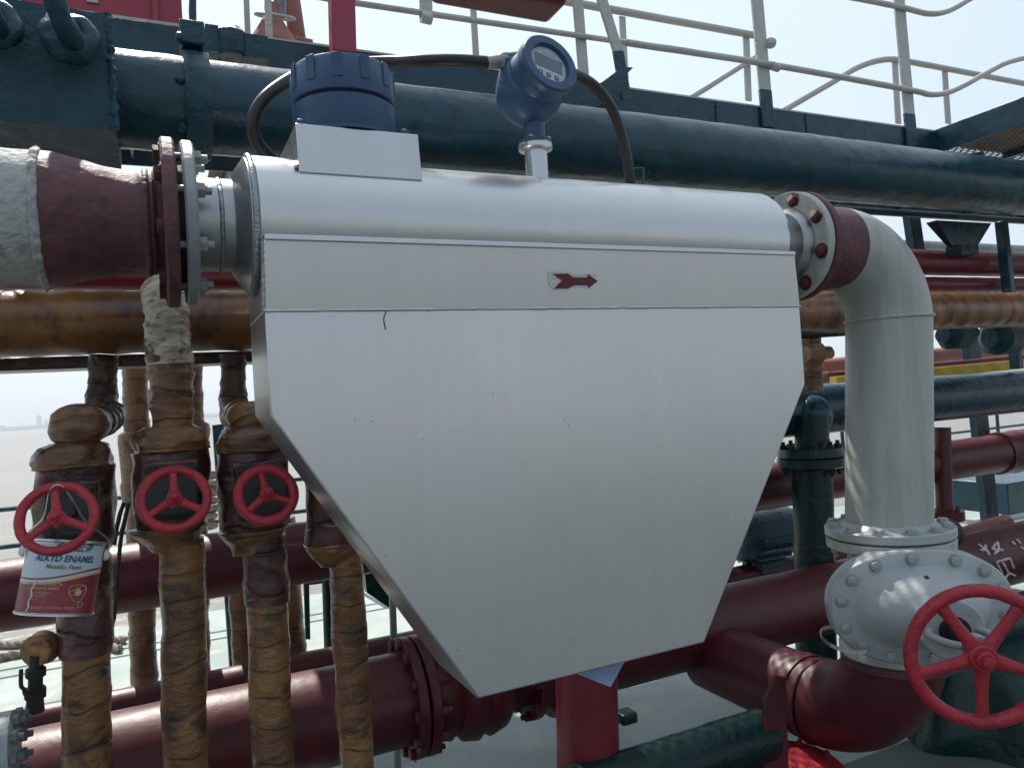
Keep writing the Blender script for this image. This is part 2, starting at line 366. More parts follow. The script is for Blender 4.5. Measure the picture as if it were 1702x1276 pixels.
# far shore
fs = MB(); 
pts = []
for i in range(60):
    px = -420+i*17; a = P(px, 712, 4200); hgt = 18+14*noise.noise(V((i*.35, 0, 0)))+(8 if i % 7 == 3 else 0)
    fs.box((a.x, 4200, -4+hgt/2), (42, 0, 0), (0, 60, 0), (0, 0, hgt/2))
o = fs.build('far_shore', 'far', smooth=False); tag(o, kind='structure')
for px, hh, lab in ((66, 60, 'tall faint grey tower on the hazy far shore'), (78, 36, 'small faint block beside the tall tower on the far shore')):
    a = P(px, 712, 4100); b = MB().box((a.x, 4100, -4+hh/2), (9, 0, 0), (0, 9, 0), (0, 0, hh/2)); b.box((a.x, 4100, -4+hh+6), (2, 0, 0), (0, 2, 0), (0, 0, 6))
    solo(b, 'far_tower', 'far', lab, 'tower', 'buildings on the far shore')

# ================================================================== WALKWAY
YN, YF = 2.75, 3.9
zt = P(250, 39, YN).z; zb = P(250, 94, YN).z
XL, XR = -2.6, 9.5
XC = P(1553, 212, YN).x                               # corner where the side platform starts
wk = thing('walkway', (0, YN, 0), 'raised dark blue walkway running behind the big dark pipe along the top', 'walkway')
MB().box(((XL+XC)/2, YN, (zt+zb)/2), ((XC-XL)/2, 0, 0), (0, .006, 0), (0, 0, (zt-zb)/2)).build('fascia', 'navy', wk, .002)
MB().box(((XL+XR)/2, YF, (zt+zb)/2-.02), ((XR-XL)/2, 0, 0), (0, .006, 0), (0, 0, (zt-zb)/2)).build('fascia', 'navy', wk, .002)
MB().box(((XL+XC)/2, YN+.004, zt+.004), ((XC-XL)/2, 0, 0), (0, .012, 0), (0, 0, .004)).build('edge_strip', 'rail', wk)
x = XL+.3
while x < XR:
    MB().box((x, (YN+YF)/2, zb+.025), (.006, 0, 0), (0, (YF-YN)/2-.01, 0), (0, 0, .022)).build('cross_beam', 'navy', wk); x += .75
def mesh_sheet(x0, x1, y0, y1, z, sp=.056, wd=.010):
    b = MB(); W = y1-y0; k = x0-W
    n = int((x1-x0+W)/sp)
    for i in range(n):
        for s in (1, -1):
            xa = k+i*sp; pa, pb = (xa, xa+W*1.0)
            ya, yb = (y0, y1) if s == 1 else (y1, y0)
            # clip to x0..x1
            ta = max(0, (x0-pa)/(pb-pa)); tb = min(1, (x1-pa)/(pb-pa))
            if tb <= ta+.002: continue
            A = V((pa+(pb-pa)*ta, ya+(yb-ya)*ta, z)); B = V((pa+(pb-pa)*tb, ya+(yb-ya)*tb, z+(.002 if s > 0 else -.002)))
            b.bar(A, B, wd, .004, EX)
    return b
g = mesh_sheet(XL, XR, YN+.01, YF-.01, zb+.055).build('grating', 'grate', wk, smooth=False); g['kind'] = 'stuff'
xa_, xb2 = .3, 2.72                                   # added landing, hidden behind the meter, to shade the deck below
y_ = YF+.06; npl = 1
while y_ < YF+2.1:
    MB().box(((xa_+xb2)/2, y_, zb+.06), ((xb2-xa_)/2, 0, 0), (0, .0615, 0), (0, 0, .004)).build('shade_plank', 'grate', wk, smooth=False); y_ += .125 if npl % 4 else .165; npl += 1
    if npl % 4 == 1:
        xx_ = xa_
        while xx_ < xb2:
            L__ = .12+.5*random.random(); MB().box((xx_+L__/2, y_-.082, zb+.062), (L__/2, 0, 0), (0, .024, 0), (0, 0, .003)).build('shade_filler_strip', 'grate', wk, smooth=False); xx_ += L__+.06+.3*random.random()  # added strips break the light falling through the gaps
for x_ in (xa_+.1, (xa_+xb2)/2, xb2-.1): MB().box((x_, YF+1.05, zb+.02), (.03, 0, 0), (0, 1.03, 0), (0, 0, .03)).build('cross_beam', 'navy', wk)  # beams under the added landing
# weld seams on the fascia
for px in (1338, 1190, 640):
    a = P(px, 200, YN); MB().sweep(line((a.x, YN-.008, zb+.004), (a.x, YN-.008, zt-.004), .006), .006, 8, lump(.004, 60)).build('weld_seam', 'navylump', wk)
# walkway legs
for px in (1508,):
    a = P(px, 355, YF-.6)
sp_ = thing('side_platform', (XC, 2.2, zb), 'dark blue side platform with woven mesh floor at the upper right corner', 'platform')
b = MB().box((XC, (YN+.9)/2, (zt+zb)/2), (.006, 0, 0), (0, (YN-.9)/2, 0), (0, 0, (zt-zb)/2+.01)); b.build('fascia', 'navy', sp_, .002)
g = mesh_sheet(XC+.01, XR-3, .9, YN-.01, zb+.04, .04, .016).build('grating', 'grate', sp_, smooth=False); g['kind'] = 'stuff'
for i in range(5): MB().box((XC+.6+i*.7, (YN+.9)/2, zb+.02), (.02, 0, 0), (0, (YN-.9)/2-.01, 0), (0, 0, .018)).build('cross_beam', 'navy', sp_)

# railings
nr = thing('railing', (XC, YN, zt), 'white near railing with wide flat posts and dark painted feet', 'railing')
def nearpost(px0, py0, px1, py1, wpx, Y, dark_y, px_b, par, extra=0):
    a = P(px0, py0, Y); b_ = P(px1, py1, Y); d = (b_-a)
    a2 = a-d*extra
    t = (dark_y-py0)/(py1-py0); c = a+d*t; wd = m2(wpx, c)
    o = MB().bar(a2, c, wd, .012, EX).build('post', 'rail', par, .002)
    MB().bar(c, b_, wd*1.03, .014, EX).build('post_foot', 'navylump', o, .002)
for a in ((960, 0, 972, 150, 19, 125, 0), (1258, 0, 1277, 212, 25, 150, 0), (1494, 0, 1516, 245, 25, 190, 0)):
    nearpost(a[0], a[1], a[2], a[3], a[4], YN-.016, a[5], 0, nr, extra=1.2)
nearpost(707, -60, 708, 30, 22, YN-.016, 29, 0, nr, 1.2)
rr = .5
def rod(par, pxs, Y, wpx, m='rail', name='rail'):
    ps = [P(x_, y_, Y) for x_, y_ in pxs]; r = m2(wpx/2, ps[len(ps)//2])
    if len(ps) > 2: ps = catmull(ps, 8)
    else: ps = line(ps[0], ps[1], .08)
    return MB().sweep(ps, r, 12, lump(.0012, 30)).build(name, m, par)
rod(nr, [(380, -33), (585, 4), (1040, 71)], YN-.03, 10.5)
rod(nr, [(1040, 71), (1270, 106), (1508, 149), (1543, 157), (1572, 155), (1605, 141), (1650, 116), (1685, 101), (1760, 85)], YN-.03, 9)
rod(nr, [(1200, -45), (1430, -1), (1500, 13), (1542, 23), (1575, 19), (1612, -1), (1660, -30)], YN-.03, 9)
rod(nr, [(700, 28), (717, 32)], YN-.03, 19, name='clamp')
MB().ball(P(1281, 72, YN-.03), m2(9, P(1281, 72, YN)), 14, 8, lump(.004, 30)).build('knob', 'rail', nr)
rod(nr, [(1281, 109), (1294, 113)], YN-.03, 14, name='sleeve')
fr = thing('railing', (XC, YF, zt), 'thinner white far railing with curved stair handrails at the gap', 'railing')
for a in ((785, -10, 791, 92, 11), (1034, 28, 1040, 146, 12), (1240, 62, 1244, 168, 13), (1487, 100, 1493, 206, 13), (1570, 117, 1576, 206, 13)):
    p0, p1 = P(a[0], a[1], YF-.02), P(a[2], a[3], YF-.02)
    MB().bar(p0, p1, m2(a[4], p0), .012, EX).build('post', 'rail2', fr, .002)
rod(fr, [(830, -17), (971, 8), (1253, 59)], YF-.03, 13, 'rail2')
rod(fr, [(1100, 190), (1159, 156), (1231, 111), (1262, 92)], YF-.03, 9, 'rail2', 'handrail')
rod(fr, [(1285, 195), (1309, 180), (1383, 137), (1420, 115), (1448, 104), (1476, 99), (1500, 101), (1560, 112), (1760, 150)], YF-.03, 10, 'rail2', 'handrail')
# leaning brace post with dark bracket
br = thing('brace_post', P(1032, 160, YN-.1), 'leaning white brace post with a dark star shaped bracket at its foot', 'brace post')
a, c, b_ = P(985, -50, YN-.1), P(1027, 86, YN-.1), P(1041, 168, YN-.1)
MB().bar(a, c, m2(19, c), .014, EX).build('post', 'rail', br, .002)
MB().bar(c, b_, m2(20, c), .015, EX).build('post_foot', 'navylump', br, .002)
MB().prism([P(x_, y_, YN-.12) for x_, y_ in ((985, 183), (935, 178), (1003, 135), (1035, 111), (1053, 112), (1036, 130), (1037, 150))], (0, .012, 0)).build('bracket', 'navylump', br, .002)
MB().prism([P(x_, y_, YN-.14) for x_, y_ in ((935, 176), (960, 120), (972, 120), (990, 182))], (0, .012, 0)).build('gusset', 'navylump', br, .002)

# ================================================================== BIG DARK PIPE, BOX AND CLAMP
zD, rD = xref(700, 148, 282, 2.4)
dp = thing('main_pipe', (2, 2.4, zD), 'huge dark blue pipe running across the top behind the instruments', 'pipe')
MB().sweep(line((P(185, 160, 2.4).x, 2.4, zD), (8.5, 2.4, zD), .03), rD, 64, lump(.0025, 9)).build('pipe_shell', 'navy', dp)
a = P(326, 170, 2.4)
def strapd(q, t, a_): return .006*noise.fractal(q*26, 1, 2, 3)
MB().lathe((a.x-.035, 2.4, zD), EX, [(0, rD), (0, rD+.014), (.01, rD+.018), (.035, rD+.02), (.06, rD+.018), (.07, rD+.014), (.07, rD)], 72, disp=strapd).build('strap_clamp', 'navylump', dp)
b = MB().box((a.x-.005, 2.36, zD+rD+.05), (.034, 0, 0), (0, .05, 0), (0, 0, .035)); b.cyl((a.x-.05, 2.3, zD+rD+.02), (a.x-.03, 2.3, zD+rD+.02), .018, segs=8)
b.build('clamp_lug', 'navylump', dp, .006)
for dz in (.02, -.1):
    MB().ball((a.x-.045, 2.4-math.sqrt(rD**2-dz**2)-.012+.01, zD+dz), .014, 12, 8, lump(.004, 50)).build('weld_lump', 'navylump', dp)
# thick box at the left
xb = P(186, 120, 2.15).x; zb0 = P(188, 216, 2.15).z; zb1 = P(150, 18, 2.15).z
bx = thing('anchor_box', (xb-.5, 2.35, zb0), 'thick dark blue steel box at the upper left with lumpy lifting eyes', 'steel box')
# gridded box so that its faces can be uneven
def lumpbox(x0, x1, y0, y1, z0, z1, st, amp, fr_):
    b = MB(); 
    def face(o, u, v_):
        nu = max(1, int(V(u).length/st)); nv = max(1, int(V(v_).length/st)); vs = [V(o)+V(u)*i/nu+V(v_)*j/nv for j in range(nv+1) for i in range(nu+1)]
        b.add(vs, [(j*(nu+1)+i, j*(nu+1)+i+1, (j+1)*(nu+1)+i+1, (j+1)*(nu+1)+i) for j in range(nv) for i in range(nu)])
    dx, dy, dz = (x1-x0, 0, 0), (0, y1-y0, 0), (0, 0, z1-z0)
    face((x0, y0, z0), dx, dz); face((x0, y1, z0), dx, dz); face((x0, y0, z0), dx, dy); face((x0, y0, z1), dx, dy); face((x0, y0, z0), dy, dz); face((x1, y0, z0), dy, dz)
    b.v = [v+amp*V((noise.fractal(v*fr_, 1, 2, 3), noise.fractal(v*fr_+V((9, 0, 0)), 1, 2, 3), noise.fractal(v*fr_+V((0, 9, 0)), 1, 2, 3))) for v in b.v]
    return b
lumpbox(xb-1.3, xb, 2.15, 2.54, zb0, zb1, .018, .006, 14).build('box_shell', 'navylump', bx, angle=50)
MB().sweep(line((xb, 2.152, zb0), (xb, 2.152, zb1), .008), .009, 10, lump(.008, 60)).build('corner_weld', 'navylump', bx)
for (px, py, rx0, ry0, s) in ((118, 62, 78, -50, 5), (-8, 40, -60, -70, 8)):
    c = P(px, py, 2.06)
    ey = MB().torus(P(px-2, py-2, 2.09), (.25, -1, .25), m2(26, c), m2(20, c), 36, 16, disp=lump(.016, 18, s)); e = ey.build('lifting_eye', 'navylump', bx)
    MB().sweep(catmull([P(rx0, ry0, 1.95), P(px-22, py-45, 1.98), P(px-4, py-8, 2.02), P(px+8, py+18, 2.09)], 8), m2(17, c), 20, lump(.004, 20)).build('shackle_rod', 'navylump', e)
# coupling lump on the walkway behind the clamp
a = P(384, 70, 2.62); b = MB().lathe(a-EZ*m2(26, a), EZ, [(0, m2(20, a)), (.01, m2(23, a)), (m2(40, a), m2(23, a)), (m2(50, a), m2(14, a))], 24, disp=lump(.004, 30))
b.box(P(352, 70, 2.63), (m2(10, a), 0, 0), (0, .03, 0), (0, 0, m2(22, a))); b.box(P(424, 84, 2.63), (m2(20, a), 0, 0), (0, .03, 0), (0, 0, m2(20, a)))
solo(b, 'pipe_coupling', 'navylump', 'dark blue round coupling standing on the walkway edge behind the clamp', 'coupling')

# ================================================================== THINGS ABOVE THE WALKWAY
a = P(175, 0, 3.3)
rb = thing('red_cabinet', P(175, 42, 3.3), 'crimson steel cabinet behind the thick dark box, upper left', 'cabinet')
x0, x1 = P(35, 30, 3.3).x, P(304, 40, 3.3).x
MB().box(((x0+x1)/2, 3.6, P(175, 34, 3.3).z+.3), ((x1-x0)/2, 0, 0), (0, .3, 0), (0, 0, .32)).build('cabinet_body', 'redbox', rb, .006)
MB().box((P(258, 20, 3.3).x, 3.29, P(175, 34, 3.3).z+.3), (.012, 0, 0), (0, .01, 0), (0, 0, .32)).build('rib', 'redbox', rb, .003)
MB().box((P(154, 2, 3.3).x, 3.294, P(154, 1, 3.3).z), (.02, 0, 0), (0, .003, 0), (0, 0, .012)).build('tag_plate', 'rail2', rb)
a0, a1 = P(319, -60, 2.7), P(321, 52, 2.7); MBp = MB().sweep(line(a0, a1, .03), m2(6, a1), 10, lump(.004, 30)); solo(MBp, 'pipe_stub', 'navylump', 'dark lumpy upright rod right of the crimson cabinet', 'rod')
a0, a1 = P(407, -60, 3.5), P(412, 62, 3.5); solo(MB().bar(a0, a1, m2(9, a1), .01, EX), 'light_post', 'rail2', 'thin pale upright bar left of the salmon vent', 'post')
a0, a1 = P(443, -60, 2.9), P(448, 76, 2.9); solo(MB().bar(a0, a1, m2(11, a1), .012, EX), 'flat_post', 'rail', 'white and dark flat upright in front of the salmon vent', 'post', bevel=.002)
# salmon vent
vt = thing('valve_vent', P(455, 70, 3.3), 'salmon pink cone shaped vent with a round wire guard ring', 'vent')
c = P(455, 70, 3.3); q = m2(1, c)
MB().lathe(c-EZ*.02, EZ, [(0, 38*q), (10*q, 36*q), (44*q, 16*q), (56*q, 12*q), (70*q, 12*q)], 28, disp=lump(.003, 30)).build('cone', 'salmon', vt)
MB().torus(P(457, 28, 3.3), (0, -.4, 1), 31*q, 2.6*q, 40, 8).build('guard_ring', 'rail', vt)
MB().cyl(P(467, 28, 3.3), P(464, -20, 3.3), 8*q, 12*q).build('spindle', 'darksteel', vt)
MB().cyl(P(492, 66, 3.3), P(519, 72, 3.3), 6*q).build('outlet', 'salmon', vt)
a0, a1 = P(476, -60, 3.4), P(494, 62, 3.4); solo(MB().sweep(line(a0, a1, .03), m2(14, a1), 16), 'slanted_pole', 'salmon', 'faded pink grey slanted pole beside the salmon vent', 'pole')
a0, a1 = P(566, -60, 2.62), P(570, 92, 2.62); solo(MB().box((a0+a1)/2, (m2(20, a1), 0, 0), (0, .03, 0), (a1-a0)/2), 'red_post', 'redbox', 'crimson square post rising behind the round blue housing', 'post', bevel=.004)
b = MB(); a0 = P(725, 0, 2.9); a1 = P(906, 37, 2.9)
a0 = P(712, -4, 3.0); a1 = P(910, 30, 3.0); b.box(V(((a0.x+a1.x)/2, 2.9, (a0.z+a1.z)/2+.165)), ((a1.x-a0.x)/2, 0, 0), (0, .10, 0), (0, 0, .2))
solo(b, 'hanging_box', 'red', 'dark red rounded box hanging at the top centre of the frame', 'box', bevel=.03, seg=4)

# ================================================================== FLOW METER
YM = 1.73
cl = P(305, 372, YM); cr = P(1345, 412, YM)
zM = (cl.z+cr.z)/2
RT = .152; XE0 = .203; XE1 = 1.656
fm = thing('flow_meter', ((XE0+XE1)/2, YM, P(900, 1120, YM).z), 'large silver flow meter with wedge shaped case and blue instrument heads', 'flow meter')
MB().lathe((XE0, YM, zM), EX, [(0, RT-.004), (.004, RT), (XE1-XE0-.02, RT), (XE1-XE0-.004, RT-.006), (XE1-XE0, RT-.016)], 96).build('tube_housing', 'silver', fm)
# weld bead ring
def bead(c, R, r, n, ax=EX):
    return MB().torus(c, ax, R-r*.35, r, n*4, 10, disp=lambda q, a, b_: .0009*abs(math.sin(a*n/2+.8*math.cos(b_)))+.0012*noise.noise(q*50))
bead((XE0-.004, YM, zM), RT-.001, .0065, 120).build('weld_bead', 'weld', fm, angle=60)
# end cone and inlet neck
XN = P(393, 377, YM).x; RP = .103
MB().lathe((XN-.01, YM, zM), EX, [(0, RP), (.0, RP+.004), (XE0-XN-.002, RT-.006), (XE0-XN+.008, RT-.003)], 80).build('end_cone', 'steel', fm)
XF = P(322, 372, YM).x
nk = MB().lathe((XF, YM, zM), EX, [(0, RP-.004), (XN-XF-.006, RP-.004)], 64).build('inlet_neck', 'steel', fm)
for dx, r_ in ((-.036, .0055),): bead((XN+dx, YM, zM), RP-.005, r_, 90).build('weld_bead', 'weld', nk, angle=60)
RFL = .172
fl = flangedisc((XF-.022, YM, zM), EX, RFL, .024).build('inlet_flange', 'galv', fm)
bolts(fl, (XF+.002, YM, zM), EX, .140, 8, .0165, 'galv', 'nut', a0=PI/8+.12)
XG = XF-.022
# case: outline measured on the front plane, folded at the lower seam
TF0, TF1 = YM-RT-.003, YM-.135
def cs(px, py): p = P(px, py, TF1); return p.x, p.z
top = [(P(437, 388, TF0).x, P(437, 388, TF0).z), (P(1321, 421, TF0).x, P(1321, 421, TF0).z)]
zseam_top = (top[0][1]+top[1][1])/2
L0, L1, L2 = cs(443, 512), cs(446, 690), cs(795, 1158)
R0, R1, R2 = cs(1330, 511), cs(1338, 638), cs(1171, 1070)
zs = (L0[1]+R0[1])/2; zbm = (L2[1]+R2[1])/2; 
xl0, xr0 = top[0][0], top[1][0]; xl, xr = (L0[0]+L1[0])/2, (R0[0]+R1[0])/2
def casepoly(off=0): return [(xl, zs), (xl, L1[1]), (L2[0], zbm), (R2[0], zbm), (xr, R1[1]), (xr, zs)]
b = MB(); yb_, yf_ = 2*YM-TF1, TF1
poly = casepoly(); n = len(poly)
front = [V((x_, yf_, z_)) for x_, z_ in poly]
# front sheet, flat, with the upper fold as its own sheet
b.prism(front, (0, yb_-yf_, 0))
case = b.build('sensor_case', 'silver', fm, .004, seg=3)
b = MB()
u0, u1 = V((xl0, TF0, zseam_top)), V((xr0, TF0, zseam_top)); d0, d1 = V((xl, yf_-.0015, zs-.001)), V((xr, yf_-.0015, zs-.001))
u0b, u1b = V((xl0, 2*YM-TF0, zseam_top)), V((xr0, 2*YM-TF0, zseam_top)); d0b, d1b = V((xl, yb_+.0015, zs-.001)), V((xr, yb_+.0015, zs-.001))
b.add([u0, u1, d1, d0, u0b, u1b, d1b, d0b], [(0, 1, 2, 3), (5, 4, 7, 6), (0, 3, 7, 4), (1, 5, 6, 2), (0, 4, 5, 1), (3, 2, 6, 7)])
uc = b.build('upper_case', 'silver', fm, .003, seg=3)
# lips and seams
b = MB().bar(u0+V((.002, -.0035, -.004)), u1+V((-.002, -.0035, -.004)), .012, .005, EZ); b.build('seam_lip', 'silver', uc, .0018)
b = MB().sweep(line(d0+V((0, -.001, .0)), d1+V((0, -.001, 0)), .012), .0028, 8, lump(.0018, 40)); b.build('fold_weld', 'silver', uc)
for a_, c_, n_ in ((V((xl, yf_, zs)), V((xl, yf_, L1[1])), 30), ):
    MB().sweep(line(V((xl0-.001, TF0+.004, zseam_top)), V((xl-.001, yf_, zs)), .004), .0045, 8, lambda q, t, a: .0007*math.sin(t*420)+.0008*noise.noise(q*60)).build('weld_bead', 'weld', uc)
# arrow
def onplane(cx_, cy_): # crop coords -> upper fold plane
    px, py = 860+cx_/9.456, 420+cy_/9.456; d = ray(px, py); nrm = (d0-u0).cross(u1-u0); t = (u0-CAM).dot(nrm)/d.dot(nrm); return CAM+d*t
nrm = (u1-u0).cross(d0-u0).normalized(); 
if nrm.y > 0: nrm = -nrm
ar = [(545, 332), (790, 330), (880, 390), (1095, 388), (1100, 335), (1255, 445), (1110, 560), (1100, 512), (880, 515), (795, 565), (570, 565), (700, 440)]
bgp = [(480, 300), (830, 300), (900, 350), (1090, 330), (1230, 330), (1265, 430), (1130, 575), (1000, 545), (850, 560), (760, 590), (560, 585), (480, 470)]
MB().prism([onplane(*p)+nrm*.0006 for p in bgp], nrm*.0006).build('arrow_backing', 'arrowbg', fm, smooth=False)
MB().prism([onplane(*p)+nrm*.0016 for p in ar], nrm*.0008).build('arrow_decal', 'arrow', fm, smooth=False)
# scratches on the case
for pts_ in ([(642, 518), (638, 530), (641, 548)],):
    ps = [P(x_, y_, yf_-.001) for x_, y_ in pts_]; MB().sweep(catmull(ps, 6), .0013, 6).build('scratch', 'ink', case)
for px, py in ((945, 707), (618, 700), (590, 697), (703, 730), (642, 924), (760, 1080), (938, 697), (820, 655)):
    MB().ball(P(px, py, yf_+.0003), .0015, 8, 6).build('paint_chip', 'black', case)
# outlet side
XO = 1.785
b = MB().lathe((XE1-.004, YM, zM), EX, [(0, RT-.03), (.012, RT-.04), (.05, RP+.003), (XO-XE1-.03, RP-.002), (XO-XE1-.012, RP+.010), (XO-XE1+.006, RP+.012)], 64); b.build('outlet_neck', 'steel', fm)
RFO = .166
fo = flangedisc((XO, YM, zM), EX, RFO, .026, segs=72).build('outlet_flange', 'white', fm)
bolts(fo, (XO-.001, YM, zM), -EX, .140, 8, .017, 'bolt_red', 'bolt', a0=PI/8+.1)
MB().lathe((XO-.003, YM, zM), EX, [(0, RP+.02), (.004, RP+.022)], 64).build('raised_ring', 'white', fo)
# base box for the blue housing
zbt = P(490, 204, YM-.115).z; xa, xb_ = P(491, 205, YM-.115).x, P(695, 223, YM-.115).x; xab, xbb = P(493, 270, YM-.13).x, P(699, 292, YM-.13).x
zlo = zM+.09
b = MB().add([(xa, YM-.115, zbt), (xb_, YM-.115, zbt), (xb_, YM+.115, zbt), (xa, YM+.115, zbt), (xa+.0, YM-.125, zlo), (xb_, YM-.125, zlo), (xb_, YM+.125, zlo), (xa, YM+.125, zlo)],
             [(3, 2, 1, 0), (4, 5, 6, 7), (0, 1, 5, 4), (2, 3, 7, 6), (1, 2, 6, 5), (0, 4, 7, 3)])
bb = b.build('base_box', 'silver', fm, .003, seg=3)
MB().sweep(line((xa-.003, YM-.122, zM+.104), (xa-.003, YM+.02, zM+.152), .004), .004, 8, lump(.002, 60)).build('weld_bead', 'weld', bb)
MB().sweep(line((xa, YM-.119, zM+.1005), (xb_, YM-.119, zM+.1005), .01), .003, 8, lump(.002, 50)).build('weld_bead', 'silver', bb)
# blue round housing
hc = P(573, 200, YM); hc = V((hc.x, YM, zbt+.004)); RB = .1165
ztop = P(566, 82, YM-RB).z-hc.z
zg = P(573, 144, YM-RB).z-hc.z
bh = MB().lathe(hc, EZ, [(0, RB*.97), (.006, RB), (zg-.010, RB), (zg-.008, RB-.003)], 96).build('blue_housing', 'blue', fm)
prof = [(zg-.002, RB-.003), (zg, RB+.001), (zg+.004, RB+.002), (ztop-.012, RB+.001), (ztop-.002, RB-.006), (ztop, RB-.012)]
MB().lathe(hc, EZ, [(zg-.009, RB-.008), (zg-.001, RB-.008)], 64).build('gasket', 'black', bh)
lid = MB().lathe(hc, EZ, prof, 96).build('lid', 'blue', bh)
for k in range(12):
    a_ = 2*PI*k/12+.2; d = V((math.cos(a_), math.sin(a_), 0)); t_ = V((-d.y, d.x, 0))
    MB().box(hc+d*(RB+.0015)+EZ*(zg+(ztop-zg)*.62), t_*.011, d*.0022, EZ*(ztop-zg)*.33).build('grip_rib', 'blue', bh, .0012)
for sx in (-1, 1):
    MB().box(hc+V((sx*.034-.004, 0, ztop+.004)), (.016, 0, 0), (0, .06, 0), (0, 0, .008)).build('lid_lug', 'blue', bh, .003)
MB().lathe(hc, EZ, [(-.002, RB+.004), (.006, RB+.004)], 64).build('base_plate', 'blue', bh)
for px, py in ((499, 197), (672, 215)):
    c = V((P(px, py, YM-.1).x, YM-.095, zbt)); MB().cyl(c+EZ*.001, c+EZ*.010, .013, segs=20).build('washer_pad', 'blue', bh); place('bolt', 'boltsteel', hexbolt, 'steel', bh, c+EZ*.010, EZ, scale=.0068)
    c2 = V((c.x, YM+.095, zbt)); place('bolt', 'boltsteel', hexbolt, 'steel', bh, c2+EZ*.001, EZ, scale=.0068)
# display head
nc = V((P(893, 290, YM).x, YM, zM)); q = m2(1, nc)
def zat(py): return P(893, py, YM).z
MB().cyl(V((nc.x, YM, zM+.12)), V((nc.x, YM, zat(246))), 19*q, segs=40).build('transmitter_neck', 'silver', fm)
tf = MB().lathe((nc.x, YM, zat(252)), EZ, [(0, 24*q), (.003, 28*q), (9*q, 28.5*q), (11*q, 27*q)], 48).build('transmitter_flange', 'silver', fm)
st = MB().lathe((nc.x, YM, zat(240.5)), EZ, [(0, 27*q), (5*q, 27*q), (6*q, 18*q), (60*q, 17*q)], 48).build('blue_neck', 'blue', fm)
for k in range(4):
    a_ = PI/4+k*PI/2; place('bolt', 'boltsteel', hexbolt, 'steel', tf, V((nc.x+23*q*math.cos(a_), YM+23*q*math.sin(a_), zat(235))), EZ, scale=.0062)
hd = P(880, 146, YM); S = (R3 @ V((.50, .30, .81))).normalized()
prof = []
rB = 56*q; 
for i in range(9):
    a_ = PI/2*i/8; prof.append((-rB*.85*math.cos(a_), max(1e-4, rB*math.sin(a_))))
prof += [(.022, rB*.985), (.030, rB*.955), (.031, rB*.93), (.034, rB*.90), (.070, rB*.88), (.078, rB*.87)]
head = MB().lathe(hd, S, prof, 64).build('display_head', 'blue', fm)
MB().ball(hd-EZ*.012-S*.004, rB*1.0, 48, 24).build('junction_body', 'blue', head)
c1 = hd+S*.072
MB().lathe(c1, S, [(0, rB*.90), (.005, rB*.93), (.026, rB*.93), (.032, rB*.88), (.032, rB*.64), (.018, rB*.60), (.018, rB*.2)], 64, cap=False).build('bezel', 'blue', head)
c2 = c1+S*.019
dialu = (R3 @ V((1, 0, 0))); dialu = (dialu-S*dialu.dot(S)).normalized(); dialv = S.cross(dialu).normalized()
MB().cyl(c2, c2+S*.001, rB*.61, segs=48).build('dial_face', 'face', head)
MB().box(c2+S*.0016+dialv*rB*.06, dialu*rB*.46, dialv*rB*.22, S*.0004).build('screen', 'screen', head)
for k in (-1, 0, 1):
    c_ = c2+S*.0016+dialu*k*rB*.27-dialv*rB*.36; MB().box(c_, dialu*rB*.07, dialv*rB*.07, S*.0004).build('button', 'ink', head)
    MB().cyl(c_+S*.0004, c_+S*.001, rB*.028, segs=12).build('button_mark', 'face', head)
def textverts(s, size, bold=0.0):
    cu = bpy.data.curves.new('t', 'FONT'); cu.body = s; cu.size = size; cu.offset = bold; cu.align_x = 'CENTER'; cu.resolution_u = 3
    o = bpy.data.objects.new('t', cu); COL.objects.link(o); dg = bpy.context.evaluated_depsgraph_get(); dg.update()
    me = bpy.data.meshes.new_from_object(o.evaluated_get(dg)); vs = [v.co.copy() for v in me.vertices]; f = [tuple(p.vertices) for p in me.polygons]
    bpy.data.objects.remove(o); bpy.data.curves.remove(cu); bpy.data.meshes.remove(me); return vs, f
def flattext(s, size, c, u, v_, n, m, par, name='lettering', bold=0.0, shear=0.0):
    vs, f = textverts(s, size, bold); b = MB(); b.add([V(c)+u*(q.x+shear*q.y)+v_*q.y+n*.0004 for q in vs], f); o = b.build(name, m, par, smooth=False); return o
flattext('-20.0  m3/h', .008, c2+S*.0012+dialv*rB*.34, dialu, dialv, S, 'ink', head)
# glands
gl = P(858, 100, YM); g0 = P(801, 106, YM)
gd = (g0-gl).normalized()
MB().cyl(gl+gd*-.01, gl+gd*.028, .020, segs=24).build('gland_boss', 'blue', head)
MB().lathe(gl+gd*.026, gd, [(0, .021), (.014, .021)], 6).build('gland_nut', 'darksteel', head)
MB().lathe(gl+gd*.040, gd, [(0, .019), (.006, .021), (.010, .017), (.045, .0165), (.048, .015)], 24).build('gland_sleeve', 'galv', head)
place('screw', 'boltsteel', hexbolt, 'steel', head, hd-EZ*.083-EX*.02-EY*.02, (-.2, -1, -.3), scale=.005)
